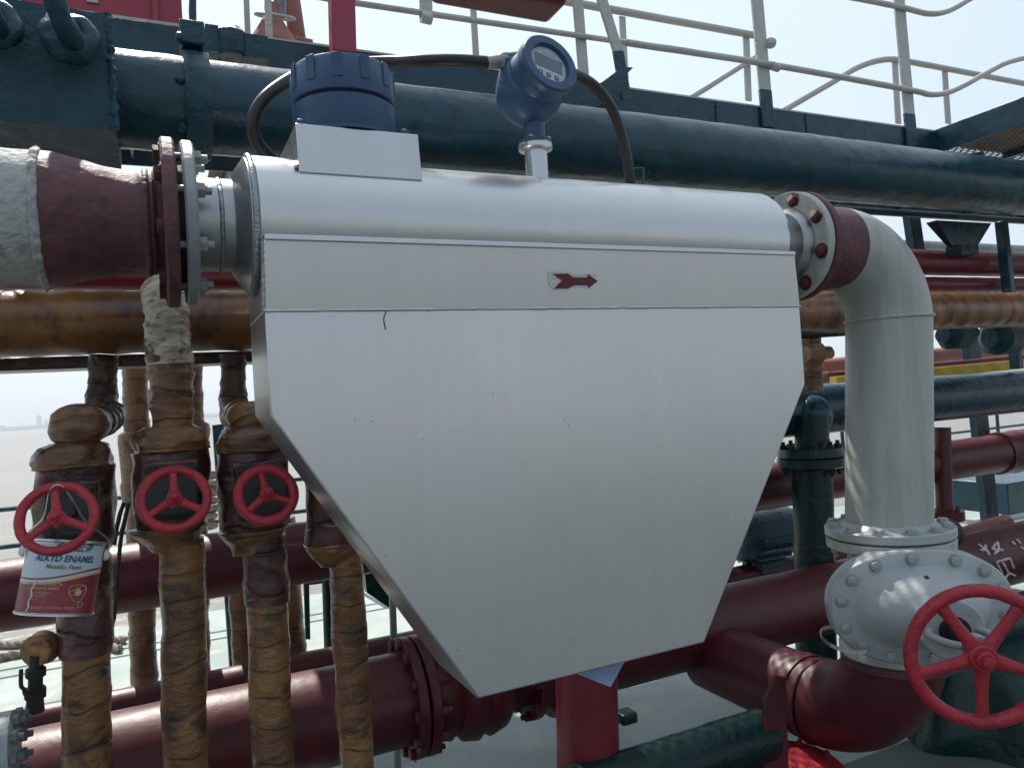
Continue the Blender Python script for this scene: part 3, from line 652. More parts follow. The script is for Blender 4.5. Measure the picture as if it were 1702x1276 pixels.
# cables
c3 = [gl+gd*.075, P(760, 101, YM+.01), P(700, 101, YM+.06), P(650, 103, YM+.14), P(590, 106, YM+.19), P(530, 113, YM+.18), P(485, 131, YM+.12), P(442, 162, YM+.08), P(421, 200, YM+.08), P(428, 238, YM+.1), P(458, 274, YM+.12), P(480, 320, YM+.17)]
solo(MB().sweep(catmull(c3, 12), .0155, 20), 'cable', 'rubber', 'thick black cable looping from the display head behind the round blue housing', 'cable')
c4 = [P(935, 118, YM+.03), P(960, 126, YM+.06), P(990, 145, YM+.08), P(1018, 183, YM+.09), P(1036, 235, YM+.10), P(1047, 300, YM+.12), P(1050, 380, YM+.2)]
solo(MB().sweep(catmull(c4, 12), .0150, 20), 'cable', 'rubber', 'thick black cable arching down to the right of the display head', 'cable')
a = P(1062, 290, YM+.17); b = MB().sweep(catmull([P(1053, 281, YM+.2), P(1066, 281, YM+.2), P(1069, 286, YM+.2), P(1069, 330, YM+.2)], 5), .0045, 8)
solo(b, 'wire_bracket', 'navy', 'small bent dark rod behind the meter beside the arching cable', 'bracket')

# ================================================================== INLET PIPE (left)
ip = thing('inlet_pipe', (XG-.5, YM, zM), 'inlet pipe with a maroon primer reducer joined to a rough grey pipe end', 'pipe')
XR0 = XG-.012
fl2 = flangedisc((XR0-.026, YM, zM), EX, RFL+.004, .026).build('flange', 'primer', ip)
bolts(fl2, (XR0-.026, YM, zM), -EX, .142, 8, .0165, 'bolt_red', 'bolt', a0=PI/8+.12)
MB().lathe((XR0, YM, zM), EX, [(0, RFL-.035), (.012, RFL-.035)], 48).build('gasket', 'black', ip)
for k in range(8):
    a_ = PI/8+.12+2*PI*k/8; u_, w_ = perp(EX); c = V((XR0, YM, zM))+(u_*math.cos(a_)+w_*math.sin(a_))*.141
    MB().cyl(c-EX*.01, c+EX*.02, .008, segs=10).build('stud', 'galv', ip)
xw = P(245, 372, YM).x; xt0 = P(70, 370, YM).x
r1 = m2(82, P(250, 372, YM)); r2 = m2(110, P(75, 370, YM))
pr = [];  x1_ = XR0-.026
pr_x = [(x1_, r1-.004), (xw+.02, r1-.003), (xw+.012, r1+.004), (xw-.012, r1+.004), (xw-.02, r1)]
for i in range(1, 22):
    t = i/21; s = t*t*(3-2*t); pr_x.append((xw-.02+(xt0-xw+.02)*t, r1+(r2-r1)*min(1, s*1.02)))
MB().lathe((0, YM, zM), EX, list(reversed(pr_x)), 80, disp=lump(.0018, 22), cap=False).build('reducer', 'primer', ip)
bead((xw, YM, zM), r1+.002, .008, 44).build('weld_bead', 'primer', ip, angle=60)
MB().torus((xt0, YM, zM), EX, r2-.002, .009, 160, 8, disp=lambda q, a, b_: .006*noise.noise(q*60)).build('weld_bead', 'roughgrey', ip)
# grey elbow going up-left and away
pts_ = line((xt0, YM, zM), (xt0-.05, YM, zM), .02)+arc((xt0-.05, YM, zM-.36), EZ, -EX, .36, .02, 1.35, 28)
MB().sweep(pts_, r2, 72, lump(.002, 30)).build('grey_pipe', 'roughgrey', ip)

# ================================================================== OUTLET ELBOW (right)
op = thing('outlet_pipe', P(1478, 870, YM), 'pale grey elbow pipe dropping from the meter outlet with a maroon collar', 'pipe')
X0 = XO+.030
fo2 = flangedisc((X0, YM, zM), EX, RFO+.002, .026, segs=72).build('flange', 'primer', op)
MB().lathe((X0-.006, YM, zM), EX, [(0, RFO-.03), (.008, RFO-.03)], 48).build('gasket', 'black', op)
bolts(fo2, (X0+.026, YM, zM), EX, .140, 8, .016, 'bolt_red', 'nut', a0=PI/8+.1)
RE = .128; RV = .132
Pt = P(1478, 552, YM); Pb = P(1477, 872, YM)
Rb = .232; xc_ = Pt.x-Rb
MB().lathe((X0+.026, YM, zM), EX, [(0, RE), (xc_-X0-.026+.012, RE+.001)], 72, disp=lump(.0012, 30)).build('collar', 'primer', op)
zel = zM-Rb
pts_ = arc((xc_, YM, zM-Rb), EZ, EX, Rb, 0, PI/2, 30)
nn = len(pts_)
eb = MB().sweep(pts_, [RE+(RV-RE)*i/(nn-1) for i in range(nn)], 72, lump(.001, 25)).build('elbow', 'white', op)
last = pts_[-1]
vp0 = V((last.x, YM, last.z))
MB().sweep(line(vp0, Pb, .03), RV, 72, lump(.0006, 20)).build('riser', 'white', op)
MB().torus(vp0, EZ, RV+.001, .006, 120, 8, disp=lambda q, a, b_: .0022*noise.noise(q*60)).build('weld_bead', 'white', op)
fz = P(1477, 876, YM); RFV = m2(99, fz)
fv = MB().lathe(fz-EZ*.022, EZ, [(0, RFV-.003), (.004, RFV), (.026, RFV), (.030, RFV-.004), (.031, RV+.02), (.045, RV+.002)], 72).build('flange', 'whitevalve', op)
bolts(fv, fz+EZ*.009, EZ, RFV-.025, 12, .017, 'whitevalve', 'bolt')

# ================================================================== GATE VALVE (white)
gv = thing('gate_valve', P(1490, 1080, YM), 'white painted gate valve with domed oval bonnet and big red handwheel', 'valve')
vc = P(1480, 978, YM)
zf = fz.z-.024
tfv = MB().lathe((fz.x, YM, zf-.036), EZ, [(0, RFV-.006), (.004, RFV-.002), (.028, RFV-.002), (.032, RFV-.006)], 72, disp=lump(.002, 30)).build('flange', 'rustwhite', gv)
bolts(tfv, (fz.x, YM, zf-.036), -EZ, RFV-.025, 12, .017, 'rustwhite', 'nut')
SS = -(R3 @ V(((988-CX), (CY-660), -F))); SS.z = 0; SS.normalize(); SS = (SS+V((0, 0, -.03))).normalized()
B1 = SS.cross(EZ).normalized(); B2 = B1.cross(SS).normalized()
if B2.z < 0: B2 = -B2
zbt2 = P(1485, 1068, YM).z
prof = [(zbt2-vc.z, .15), (zbt2-vc.z+.03, .15), (zbt2-vc.z+.035, .125), (-.06, .15), (0, .165), (.05, .15), (zf-.04-vc.z-.01, .125), (zf-.036-vc.z, .15)]
MB().lathe((fz.x, YM, vc.z), EZ, prof, 56, disp=lump(.004, 14)).build('body', 'whitevalve', gv)
def oval(c, a, b_, n=64, e=2.3):
    out = []
    for k in range(n):
        t = 2*PI*k/n; ct, st_ = math.cos(t), math.sin(t)
        out.append(V(c)+B1*a*math.copysign(abs(ct)**(2/e), ct)+B2*b_*math.copysign(abs(st_)**(2/e), st_))
    return out
base = V((fz.x, YM, vc.z+.005))
def loft(rings, cap=True):
    b = MB(); n = len(rings[0]); b.add([p for r in rings for p in r], [(i*n+k, i*n+(k+1) % n, (i+1)*n+(k+1) % n, (i+1)*n+k) for i in range(len(rings)-1) for k in range(n)])
    if cap: b.f.append(tuple(range(n))); b.f.append(tuple(range((len(rings)-1)*n, len(rings)*n)))
    return b
HA, HB = .262, .172
loft([oval(base+SS*.02, .17, .12), oval(base+SS*.13, .20, .125), oval(base+SS*.155, .22, .14)]).build('bonnet_throat', 'whitevalve', gv)
bf = loft([oval(base+SS*.15, HA-.008, HB-.008), oval(base+SS*.154, HA, HB), oval(base+SS*.183, HA, HB), oval(base+SS*.187, HA-.006, HB-.006)]).build('body_flange', 'whitevalve', gv)
bn = loft([oval(base+SS*.189, HA-.006, HB-.006), oval(base+SS*.193, HA, HB), oval(base+SS*.216, HA, HB), oval(base+SS*.222, HA-.006, HB-.006), oval(base+SS*.223, .205, .130), oval(base+SS*.232, .195, .120, e=2.1),
           oval(base+SS*.262, .172, .104, e=2), oval(base+SS*.292, .135, .085, e=2), oval(base+SS*.312, .095, .07, e=2), oval(base+SS*.322, .07, .06, e=2), oval(base+SS*.345, .062, .056, e=2), oval(base+SS*.40, .060, .055, e=2)]).build('bonnet', 'whitevalve', gv, angle=50)
for k in range(14):
    t = 2*PI*(k+.35)/14; ct, st_ = math.cos(t), math.sin(t)
    p = base+SS*.222+B1*(HA-.027)*math.copysign(abs(ct)**(2/2.3), ct)+B2*(HB-.024)*math.copysign(abs(st_)**(2/2.3), st_)
    place('bolt', 'boltwv', hexbolt, 'whitevalve', bn, p, SS, spin=k, scale=.0150)
    place('nut', 'nutwv', hexnut, 'whitevalve', bf, p-SS*.073, -SS, spin=k, scale=.0140)
place('plug', 'boltplug', hexbolt, 'bolt_red', bn, base+SS*.262+B2*.1+B1*.0, (SS+B2).normalized(), scale=.007)
MB().lathe(base+SS*.395, SS, [(0, .080), (.004, .084), (.02, .084), (.024, .080)], 40).build('yoke_flange', 'whitevalve', gv)
b = MB()
for s in (-1, 1): b.sweep(catmull([base+SS*.41+B1*s*.06, base+SS*.45+B1*s*.075, base+SS*.50+B1*s*.06, base+SS*.535+B1*s*.03], 6), .010, 12)
b.lathe(base+SS*.525, SS, [(0, .032), (.03, .030)], 24); b.build('yoke', 'whitevalve', gv)
gl_ = MB().lathe(base+SS*.42, SS, [(0, .04), (.012, .04), (.013, .024), (.04, .024)], 24).build('packing_gland', 'black', gv)
for s in (-1, 1): place('nut', 'nutbr', hexnut, 'bolt_red', gl_, base+SS*.44+B2*s*.032, SS, scale=.009)
MB().cyl(base+SS*.40, base+SS*.53, .013, segs=16).build('stem', 'steel', gv)
def handwheel(c, ax, R, r, ns, a0, par, m='brightred', up=EZ, dish=.0, hub=.16, embo=None, spw=.105):
    ax = V(ax).normalized(); u = (up-ax*up.dot(ax)).normalized(); w_ = ax.cross(u)
    hw = MB().torus(c, ax, R-r, r, 96, 16, disp=lambda q, a, b_: .0016*noise.noise(q*45)).build('handwheel', m, par)
    for k in range(ns):
        a_ = a0+2*PI*k/ns; d = u*math.cos(a_)+w_*math.sin(a_); t_ = ax.cross(d)
        p0 = V(c)+d*R*hub*.6+ax*dish; p1 = V(c)+d*(R-r)
        b = MB(); n_ = 8
        rings = []
        for i in range(n_+1):
            t = i/n_; p = p0.lerp(p1, t); wd = R*spw*(1.15-.35*math.sin(PI*t*.9)); th = r*.62
            rings.append([p+t_*wd*math.cos(x_)+ax*th*math.sin(x_) for x_ in [2*PI*j/14 for j in range(14)]])
        nn_ = 14; b.add([p for r_ in rings for p in r_], [(i*nn_+j, i*nn_+(j+1) % nn_, (i+1)*nn_+(j+1) % nn_, (i+1)*nn_+j) for i in range(n_) for j in range(nn_)]); b.build('spoke', m, hw)
    MB().lathe(V(c)+ax*(dish-r*1.1), ax, [(0, R*hub*1.02), (r*1.9, R*hub), (r*2.2, R*hub*.86), (r*2.2, R*hub*.66), (r*2.7, R*hub*.64), (r*2.9, R*hub*.5)], 32).build('hub', m, hw)
    MB().lathe(V(c)+ax*(dish+r*1.7), ax, [(0, R*hub*.44), (r*.9, R*hub*.42), (r, R*hub*.3)], 6).build('hub_nut', m, hw)
    if embo:
        for s, a1, sz in embo:
            vs, f = textverts(s, sz); L_ = [ (q.x/(R-r)) for q in vs]; b = MB()
            out = []
            for q in vs:
                a_ = a1-q.x/(R-r); rr_ = R-r+q.y-sz*.3; out.append(V(c)+(u*math.cos(a_)-w_*math.sin(a_)*-1)*rr_+ax*(r*.96))
            b.add(out, f); b.build('raised_lettering', m, hw, smooth=False)
    return hw
wc = base+SS*.60; RW = m2(121, wc)
# centre the wheel on its place in the photograph
wc = P(1630, 1090, 1.0); wc = CAM+(wc-CAM)*( ((base+SS*.60)-CAM).dot(FWD)/((wc-CAM).dot(FWD)))
SS2 = (wc-(base+SS*.36)).normalized()
handwheel(wc, (SS2+SS).normalized(), m2(121, wc), .017, 5, math.radians(-36-2), gv, dish=.004, hub=.19, spw=.10, embo=[('OPEN', math.radians(200), .022), ('SHUT', math.radians(110), .022)])
MB().cyl(base+SS*.5, wc, .013, segs=16).build('stem_end', 'steel', gv)
bl = MB().lathe((fz.x, YM, zbt2-.002), EZ, [(-.03, .172), (-.026, .176), (.004, .176), (.008, .172)], 64, disp=lump(.003, 20)).build('lower_flange', 'rustwhite', gv)
bolts(bl, (fz.x, YM, zbt2+.006), EZ, .155, 10, .014, 'whitevalve', 'nut')
# loose metal strap
b = MB(); u_, w_ = EX, EY
ps = arc(P(1405, 1062, YM-.05), V((1, 0, .0)), V((0, 1, .25)), .07, 1.2, 5.0, 24)
for i in range(len(ps)-1): b.bar(ps[i], ps[i+1], .012, .0012, EZ)
solo(b, 'metal_strap', 'tin', 'loose bright metal strap end curling left of the white valve', 'strap')
# dark end cap beside riser flange
c = P(1572, 885, YM+.0); 
solo(MB().lathe(c-EX*.05, V((1, -.25, 0)), [(0, .04), (.01, .05), (.06, .05), (.075, .042)], 28), 'round_fitting', 'black', 'short dark round fitting right of the white riser flange', 'fitting')

# ================================================================== RED ELBOW UNDER THE VALVE
le = thing('drop_elbow', P(1450, 1240, YM), 'glossy dark red elbow curving from under the white valve back to the left', 'pipe')
vx = P(1500, 1090, YM).x
hp = P(1330, 1150, 2.12); zh = hp.z; xh = hp.x
zt2 = zbt2-.032
Rb2 = .29; r3 = .148
pts_ = [V((fz.x, YM, zt2)), V((fz.x, YM, zt2-.02))]
cc = V(((fz.x+xh)/2, YM+Rb2, zh+Rb2))
ztop_ = zh+Rb2
pts_ = [V((fz.x, YM, zt2))]+([V((fz.x, YM, (zt2+ztop_)/2))] if zt2 > ztop_+.02 else [])
ar_ = arc(V((0, YM+Rb2, zh+Rb2)), -EY, -EZ, Rb2, 0 if zt2 > ztop_ else .12, PI/2, 26)
for i, p in enumerate(ar_):
    t = i/26; pts_.append(V((fz.x+(xh-fz.x)*t, p.y, p.z)))
MB().lathe((fz.x, YM, zt2-.002), EZ, [(-.028, .17), (-.024, .174), (-.004, .174), (0, .17)], 56, disp=lump(.003, 20)).build('flange', 'primer', le)
MB().sweep(pts_, r3, 64, lump(.001, 20)).build('elbow', 'red', le)
endY = 2.62
MB().sweep(line((xh, YM+Rb2, zh), (xh, endY, zh), .03), .142, 64, lump(.001, 20)).build('pipe', 'red', le)
MB().torus((xh, YM+Rb2+.0, zh), EY, .147, .006, 80, 8, disp=lambda q, a, b_: .004*noise.noise(q*50)).build('weld_bead', 'red', le)
sup = MB().lathe((xh, YM+Rb2+.05, zh), EY, [(0, .142), (0, .148), (.05, .148), (.05, .142)], 56); sup.build('saddle_band', 'red', le)
b = MB().prism([P(1270, 1165, 1.93), P(1290, 1122, 1.93), P(1306, 1125, 1.93), P(1312, 1290, 1.93), P(1312, 1480, 1.93), P(1275, 1480, 1.93)], (0, .012, 0))
solo(b, 'support_plate', 'red', 'narrow dark red upright plate holding the elbow pipe', 'support plate', bevel=.002)

# ================================================================== LONG RED PIPES
def longpipe(name, label, px, yt, yb, Y, x0, x1, m='red', cat='pipe', segs=56, amp=.0015, tiny=20, group=None):
    z_, r_ = xref(px, yt, yb, Y)
    return solo(MB().sweep(line((x0, Y, z_), (x1, Y, z_), .06), r_, segs, lump(amp, tiny)), name, m, label, cat, group), z_, r_
# big lower pipe with flange and bellows
YB = 2.65; zB, rB_ = xref(600, 1100, 1252, YB)
bp_ = thing('cargo_pipe', (0, YB, zB), 'widest dark red pipe along the bottom with a bolted flange and rounded valve body', 'pipe')
xf = P(688, 1160, YB).x; xe = P(868, 1150, YB).x
MB().sweep(line((-2.0, YB, zB), (xf-.035, YB, zB), .06), rB_, 64, lump(.0015, 20)).build('pipe_shell', 'red', bp_)
f1 = flangedisc((xf-.038, YB, zB), EX, rB_*1.30, .034).build('flange', 'red', bp_); bolts(f1, (xf-.038, YB, zB), -EX, rB_*1.17, 12, .02, 'red', 'bolt')
f2 = flangedisc((xf+.006, YB, zB), EX, rB_*1.30, .034).build('flange', 'red', bp_); bolts(f2, (xf+.040, YB, zB), EX, rB_*1.17, 12, .02, 'red', 'nut')
L_ = xe-xf-.04
MB().lathe((xf+.04, YB, zB), EX, [(0, rB_*.95), (L_*.1, rB_*1.0), (L_*.16, rB_*1.12), (L_*.24, rB_*1.0), (L_*.3, rB_*1.18), (L_*.42, rB_*1.24), (L_*.48, rB_*1.1), (L_*.56, rB_*1.22), (L_*.7, rB_*1.12), (L_*.8, rB_*.85), (L_*.9, rB_*.8), (L_, rB_*.8)], 64, disp=lump(.004, 12)).build('valve_body', 'red', bp_, angle=60)
f3 = flangedisc((xe, YB, zB), EX, rB_*1.15, .03).build('flange', 'red', bp_); bolts(f3, (xe, YB, zB), -EX, rB_*1.03, 10, .02, 'red', 'nut')
MB().sweep(line((xe+.03, YB, zB), (8, YB, zB), .06), rB_*.98, 64, lump(.0015, 20)).build('pipe_shell', 'red', bp_)
f4 = flangedisc((P(905, 1150, YB).x, YB, zB-.01), EX, rB_*1.16, .03).build('flange', 'red', bp_)
# handwriting on the pipe: strokes in crop pixels (scale 2.8, offset 1130,820)
def onpipe(px, py, Y, z_, r_, off=.001):
    d = ray(px, py); # intersect ray with cylinder along X
    oy, oz = CAM.y-Y, CAM.z-z_; A = d.y**2+d.z**2; B = 2*(oy*d.y+oz*d.z); C = oy*oy+oz*oz-(r_+off)**2
    t = (-B-math.sqrt(max(0, B*B-4*A*C)))/(2*A); return CAM+d*t
strokes = [[(1388, 235), (1425, 262), (1440, 285)], [(1422, 240), (1418, 262), (1398, 262)], [(1470, 232), (1452, 258), (1500, 262)], [(1478, 225), (1484, 262), (1462, 280)],
           [(1472, 318), (1500, 372)], [(1472, 318), (1535, 300), (1552, 345)], [(1500, 320), (1520, 352)], [(1520, 352), (1530, 372), (1508, 398)], [(1532, 370), (1560, 382)],
           [(1545, 222), (1560, 238)], [(1568, 212), (1584, 232)], [(1585, 248), (1601, 258)]]
for s in strokes:
    ps = []
    for i in range(len(s)-1):
        for k in range(8):
            t = k/8; ps.append((s[i][0]*(1-t)+s[i+1][0]*t, s[i][1]*(1-t)+s[i+1][1]*t))
    ps.append(s[-1]); pw = [onpipe(1130+x_/2.799, 820+y_/2.799, YB, zB, rB_*.98, .003) for x_, y_ in ps]
    hwb = MB().sweep(pw, [.0062+.0025*noise.noise(p*30) for p in pw], 6); hwb.build('marker_stroke', 'chalk', bp_)
longpipe('middle_pipe', 'dark red pipe at mid height passing behind the paint can and wrapped columns', 0, 931, 1049, 3.1, -2.0, 5.4)
lp2, z2, r2_ = longpipe('slim_pipe', 'slimmer red pipe lying just behind and above the widest red pipe', 200, 1145, 1205, 3.35, -2, 4.2, 'salmon' if False else 'red')
longpipe('upper_pipe', 'red pipe at right passing just above a slimmer red pipe', 1610, 418, 459, 3.05, -2, 8, 'redlight')  # sunlit reflection on both upper pipes carried by the brighter red
longpipe('upper_pipe', 'slimmer red pipe directly above the resin coated header', 1610, 461, 486, 3.0, -2, 8, 'redlight')
longpipe('black_pipe', 'blue black pipe running below the yellow bar at right', 1600, 622, 695, 2.95, .9, 8, 'navy')
longpipe('pale_pipe', 'distant pale grey pipe above the red pipes at right', 1620, 404, 421, 4.6, .5, 12, 'galv')
# joint on right red pipe and its lump end
a = P(1655, 753, 3.1); z_, r_ = xref(0, 931, 1049, 3.1)
solo(MB().sweep(line((a.x, 3.1, z_), (a.x+1.2, 3.1, z_), .03), r_*1.12, 40, lump(.012, 9)), 'pipe_sleeve', 'red', 'lumpy dark red sleeve around the mid height pipe at the right edge', 'sleeve')
c = P(1566, 710, 3.0); c2_ = P(1570, 864, 3.0)
vr = thing('branch_pipe', c2_, 'thin dark red upright branch with a small bolted flange right of the riser', 'pipe')
MB().cyl(c, c2_, m2(13, c)).build('pipe_shell', 'red', vr)
b = MB().lathe(c2_, EZ, [(0, m2(30, c2_)), (.028, m2(30, c2_)), (.03, m2(28, c2_)), (.03, m2(30, c2_)), (.058, m2(30, c2_))], 28, disp=lump(.003, 30)); vf = b.build('flange', 'red', vr)
bolts(vf, c2_+EZ*.058, EZ, m2(22, c2_), 6, .014, 'red', 'nut')
# salmon sunlit pipe with end disc at right
c = P(1658, 876, 3.3)
sp2 = thing('blanked_pipe', c, 'sunlit red pipe with a round bolted blank disc at the right edge', 'pipe')
fd = MB().lathe(c-EZ*.10, (0.45, -.3, .9), [(0, m2(42, c)), (.02, m2(42, c)), (.022, m2(40, c))], 40).build('blank_disc', 'red', sp2)
bolts(fd, c-EZ*.08, (0.45, -.3, .9), m2(34, c), 8, .012, 'red', 'bolt')
MB().cyl(P(1590, 893, 3.1), P(1672, 868, 3.1), m2(13, c)).build('pipe_shell', 'salmon', sp2)

# ================================================================== RESIN HEADER
YH = 2.35; zH, rH = xref(200, 483, 588, YH)
hp_ = thing('resin_header', (1, YH, zH), 'thick brown resin wrapped header pipe crossing behind the meter', 'pipe')
MB().sweep(line((-2.0, YH, zH), (7.0, YH, zH), .02), rH, 56, lambda q, t, a: .003*noise.fractal(q*8, 1, 2, 3)+.0015*math.sin(t*60+3*noise.noise(q*3))).build('wrapped_shell', 'wraplong', hp_)
b = MB().box((-.1, YH+.2, P(200, 602, YH+.2).z), (2.2, 0, 0), (0, .07, 0), (0, 0, m2(10, P(200, 600, YH+.2)))); solo(b, 'support_beam', 'maroonwrap', 'dark maroon beam under the brown header at left', 'beam', bevel=.006)

# ================================================================== WRAPPED VALVE COLUMNS
YV = 2.06
def column(px_top, py_top, px_b, wpx, seed, par, dark_to=None, py_b=1300):
    a = P(px_top, py_top, YV); c = P(px_b, 1276, YV); d = (c-a); k = (a.z-0.0)/(a.z-c.z); e = a+d*k
    r = m2(wpx/2, c)
    o = MB().sweep(line(e, a, .007), r, 40, wrapd(.0030, seed, .085, .0016)).build('wrapped_pipe', 'wrap', par, angle=80)
    if dark_to:
        f_ = P(px_b+(px_top-px_b)*(1276-dark_to)/(1276-py_top), dark_to, YV)
        MB().sweep(line(f_, a, .008), [r+.0045]*len(line(f_, a, .008)), 40, wrapd(.0045, seed+.0, .08, .004)).build('overpainted_wrap', 'maroonwrap', par, angle=80)
    return r
def vbody(cx_, y0, y1, wpx, seed, par, Y=None, top='wrap'):
    Y = Y or YV
    a = P(cx_, y1, Y); c = P(cx_+ (y0-y1)*.03, y0, Y); L_ = (c-a).length; ax = (c-a); w2 = m2(wpx/2, a)
    prof = [(0, w2*.6), (L_*.06, w2*.72), (L_*.14, w2*.9), (L_*.2, w2*.98), (L_*.5, w2*1.0), (L_*.78, w2*.97), (L_*.82, w2*.95), (L_*.835, w2*.97), (L_*.87, w2*.99), (L_*.92, w2*.95), (L_*.97, w2*.82), (L_, w2*.62)]
    pp = []
    for i in range(len(prof)-1):
        for k in range(5): t = k/5; pp.append((prof[i][0]*(1-t)+prof[i+1][0]*t, prof[i][1]*(1-t)+prof[i+1][1]*t))
    pp.append(prof[-1])
    body = [q for q in pp if q[0] <= L_*.8]; cap = [q for q in pp if q[0] >= L_*.79]; foot = [q for q in pp if q[0] <= L_*.19]; mid = [q for q in pp if q[0] > L_*.17 and q[0] <= L_*.8]
    MB().lathe(a, ax, foot, 56, sx=1, sy=.85, u=EX, disp=wrapl(.012, seed, .05, .003)).build('wrapped_foot', 'wrap', par, angle=180)
    o = MB().lathe(a, ax, mid, 56, sx=1, sy=.85, u=EX, disp=lump(.016, 8, seed)).build('valve_body', 'maroonwrap', par, angle=180)
    MB().lathe(a, ax, cap, 56, sx=1, sy=.85, u=EX, disp=wrapl(.017, seed+2, .035, .004)).build('wrapped_shoulder', top, par, angle=180)
    return a, c, o
def valve_front(c, ax, wc_, par, w=.07, h=.085):
    # dark recessed bonnet plate and stem behind the handwheel
    ax = V(ax).normalized(); u_ = EX; up_ = ax.cross(u_).normalized(); up_ = up_ if up_.z > 0 else -up_
    b = MB().box(c+EY*-.02, u_*w, ax*.02, up_*h); o = b.build('bonnet_plate', 'black', par, .006)
    MB().sweep(catmull([c-EY*.02+up_*h+u_*s_*w for s_ in (-1.05, 0, 1.05)]+[], 8), .014, 12, lump(.004, 30)).build('bonnet_rim', 'maroonwrap', o)
    MB().cyl(c, wc_+(wc_-c).normalized()*-.005, .011, segs=12).build('stem', 'black', o)
    for s_ in (-1, 1):
        for t_ in (-1, 1): place('bolt', 'boltbk', hexbolt, 'maroonwrap', o, c+EY*-.02+u_*s_*w*.75+up_*t_*h*.78+ax*.02, ax, scale=.009)
    return o
WS = [(95, 861, 63, 1.585, .0, (-.10, -1, .42), 'round red handwheel above the hanging paint can'), (290, 829, 58.5, 1.70, 0, (-.02, -1, .40), ''), (443, 822, 52.5, 1.72, .2, (.04, -1, .38), '')]
cols = []
t1 = thing('wrapped_valve_column', P(147, 1290, YV), 'resin wrapped valve column whose red handwheel carries the hanging paint can', 'valve column', 'wrapped valve columns')
column(140, 925, 146, 73, 1, t1, dark_to=1085)
vbody(127, 735, 938, 120, 1, t1)
t2 = thing('wrapped_valve_column', P(309, 1290, YV), 'resin wrapped valve column running straight up in front of the brown header', 'valve column', 'wrapped valve columns')
column(303, 895, 309, 71, 2, t2)
vbody(286, 708, 912, 117, 2, t2)
t3 = thing('wrapped_valve_column', P(454, 1290, YV), 'third resin wrapped valve column, its handwheel nearest the silver case', 'valve column', 'wrapped valve columns')
column(440, 890, 455, 66, 3, t3, dark_to=1000)
vbody(424, 706, 918, 118, 3, t3)
t4 = thing('wrapped_valve_column', P(592, 1290, YV), 'fourth resin wrapped column, its valve mostly hidden by the case edge', 'valve column', 'wrapped valve columns')
column(572, 900, 594, 57, 4, t4)
vbody(556, 740, 938, 94, 4, t4)
for (px, py, rp, Yw, a0, ax, _), t_, bc in zip(WS, (t1, t2, t3), ((122, 850), (287, 815), (432, 815))):
    c = P(px, py, Yw); ax = V(ax).normalized()
    a0 = {95: .10, 290: .0, 443: .12}[px]
    b0 = P(bc[0], bc[1], YV-.085)
    valve_front(b0, (ax+(c-b0).normalized()*.0), c-ax*.0, t_, w=m2(38, b0), h=m2(44, b0))
    handwheel(c, ax, m2(rp, c), m2(8.2, c), 3, a0, t_, dish=.0, hub=.22, spw=.13, embo=[('OPEN', 5.4, .012), ('SHUT', 1.1, .012)])
# upper pipes of the columns
def upipe(pts_, wpx, m, par, seed, ridge=.003, Y=None, name='wrapped_pipe', amp=.004):
    ps = [P(*p) for p in pts_]; r = m2(wpx/2, ps[0]); pp = catmull(ps, 28)
    return MB().sweep(pp, r, 36, wrapd(amp, seed, .045, ridge)).build(name, m, par, angle=80)
upipe([(172, 590, 2.42), (170, 640, 2.42), (168, 672, 2.40), (165, 700, 2.34)], 44, 'wrapdark', t1, 11)
upipe([(185, 690, 2.36), (168, 701, 2.25), (148, 706, 2.16), (130, 712, 2.06), (128, 745, 2.06)], 46, 'wrapdark', t1, 12, ridge=.006)
c = P(128, 706, YV); MB().ball(c, m2(42, c), 40, 28, disp=wrapl(.013, 13, .03, .003), sc=.85).build('wrapped_knuckle', 'wrap', t1, angle=180)
upipe([(290, 735, 2.06), (283, 650, 2.06), (276, 560, 2.06)], 68, 'wrap', t2, 14, ridge=.006, amp=.006)
upipe([(282, 606, 2.05), (278, 560, 2.05), (275, 525, 2.05), (274, 508, 2.08), (275, 492, 2.16), (276, 486, 2.3)], 66, 'wrapwhite', t2, 15, ridge=.007, amp=.007)
upipe([(388, 590, 2.42), (388, 640, 2.42), (389, 668, 2.40), (392, 690, 2.33)], 42, 'wrapdark', t3, 16)
upipe([(388, 690, 2.36), (400, 692, 2.2), (418, 700, 2.08), (422, 725, 2.06)], 46, 'wrap', t3, 17, ridge=.006)
c = P(420, 697, YV); MB().ball(c, m2(36, c), 40, 28, disp=wrapl(.013, 18, .03, .003), sc=.85).build('wrapped_knuckle', 'wrap', t3, angle=180)
# back row
def backcol(px, y0, px1, wpx, seed, lab, swell=None, Y=3.55):
    a = P(px, y0, Y); c = P(px1, 1140, Y); k = a.z/(a.z-c.z); e = a+(c-a)*k; r = m2(wpx/2, c); t = thing('back_column', e, lab, 'pipe', 'slim wrapped pipes behind the valve columns')
    MB().sweep(line(e, a, .012), r, 28, wrapd(.004, seed, .07, .004)).build('wrapped_pipe', 'wrap', t, angle=80)
    if swell:
        y1, y2 = swell; p1, p2 = P(px+ (y1-y0)*.03, y1, Y), P(px+(y2-y0)*.03, y2, Y); ax = p1-p2; L_ = ax.length
        MB().lathe(p2, ax, [(0, r*1.0), (L_*.05, r*1.3), (L_*.3, r*1.35), (L_*.36, r*1.2), (L_*.7, r*1.4), (L_*.85, r*1.5), (L_*.95, r*1.45), (L_, r)], 28, disp=wrapd(.006, seed, .05, .004)).build('valve_swelling', 'wrap', t, angle=80)
backcol(224, 590, 240, 41, 21, 'slim wrapped pipe behind, between the first and second valve columns', (715, 845))
backcol(318, 590, 333, 34, 22, 'slim wrapped pipe just behind the straight second column', (700, 800))
backcol(392, 860, 405, 32, 23, 'slim wrapped pipe peeking out left of the third column')
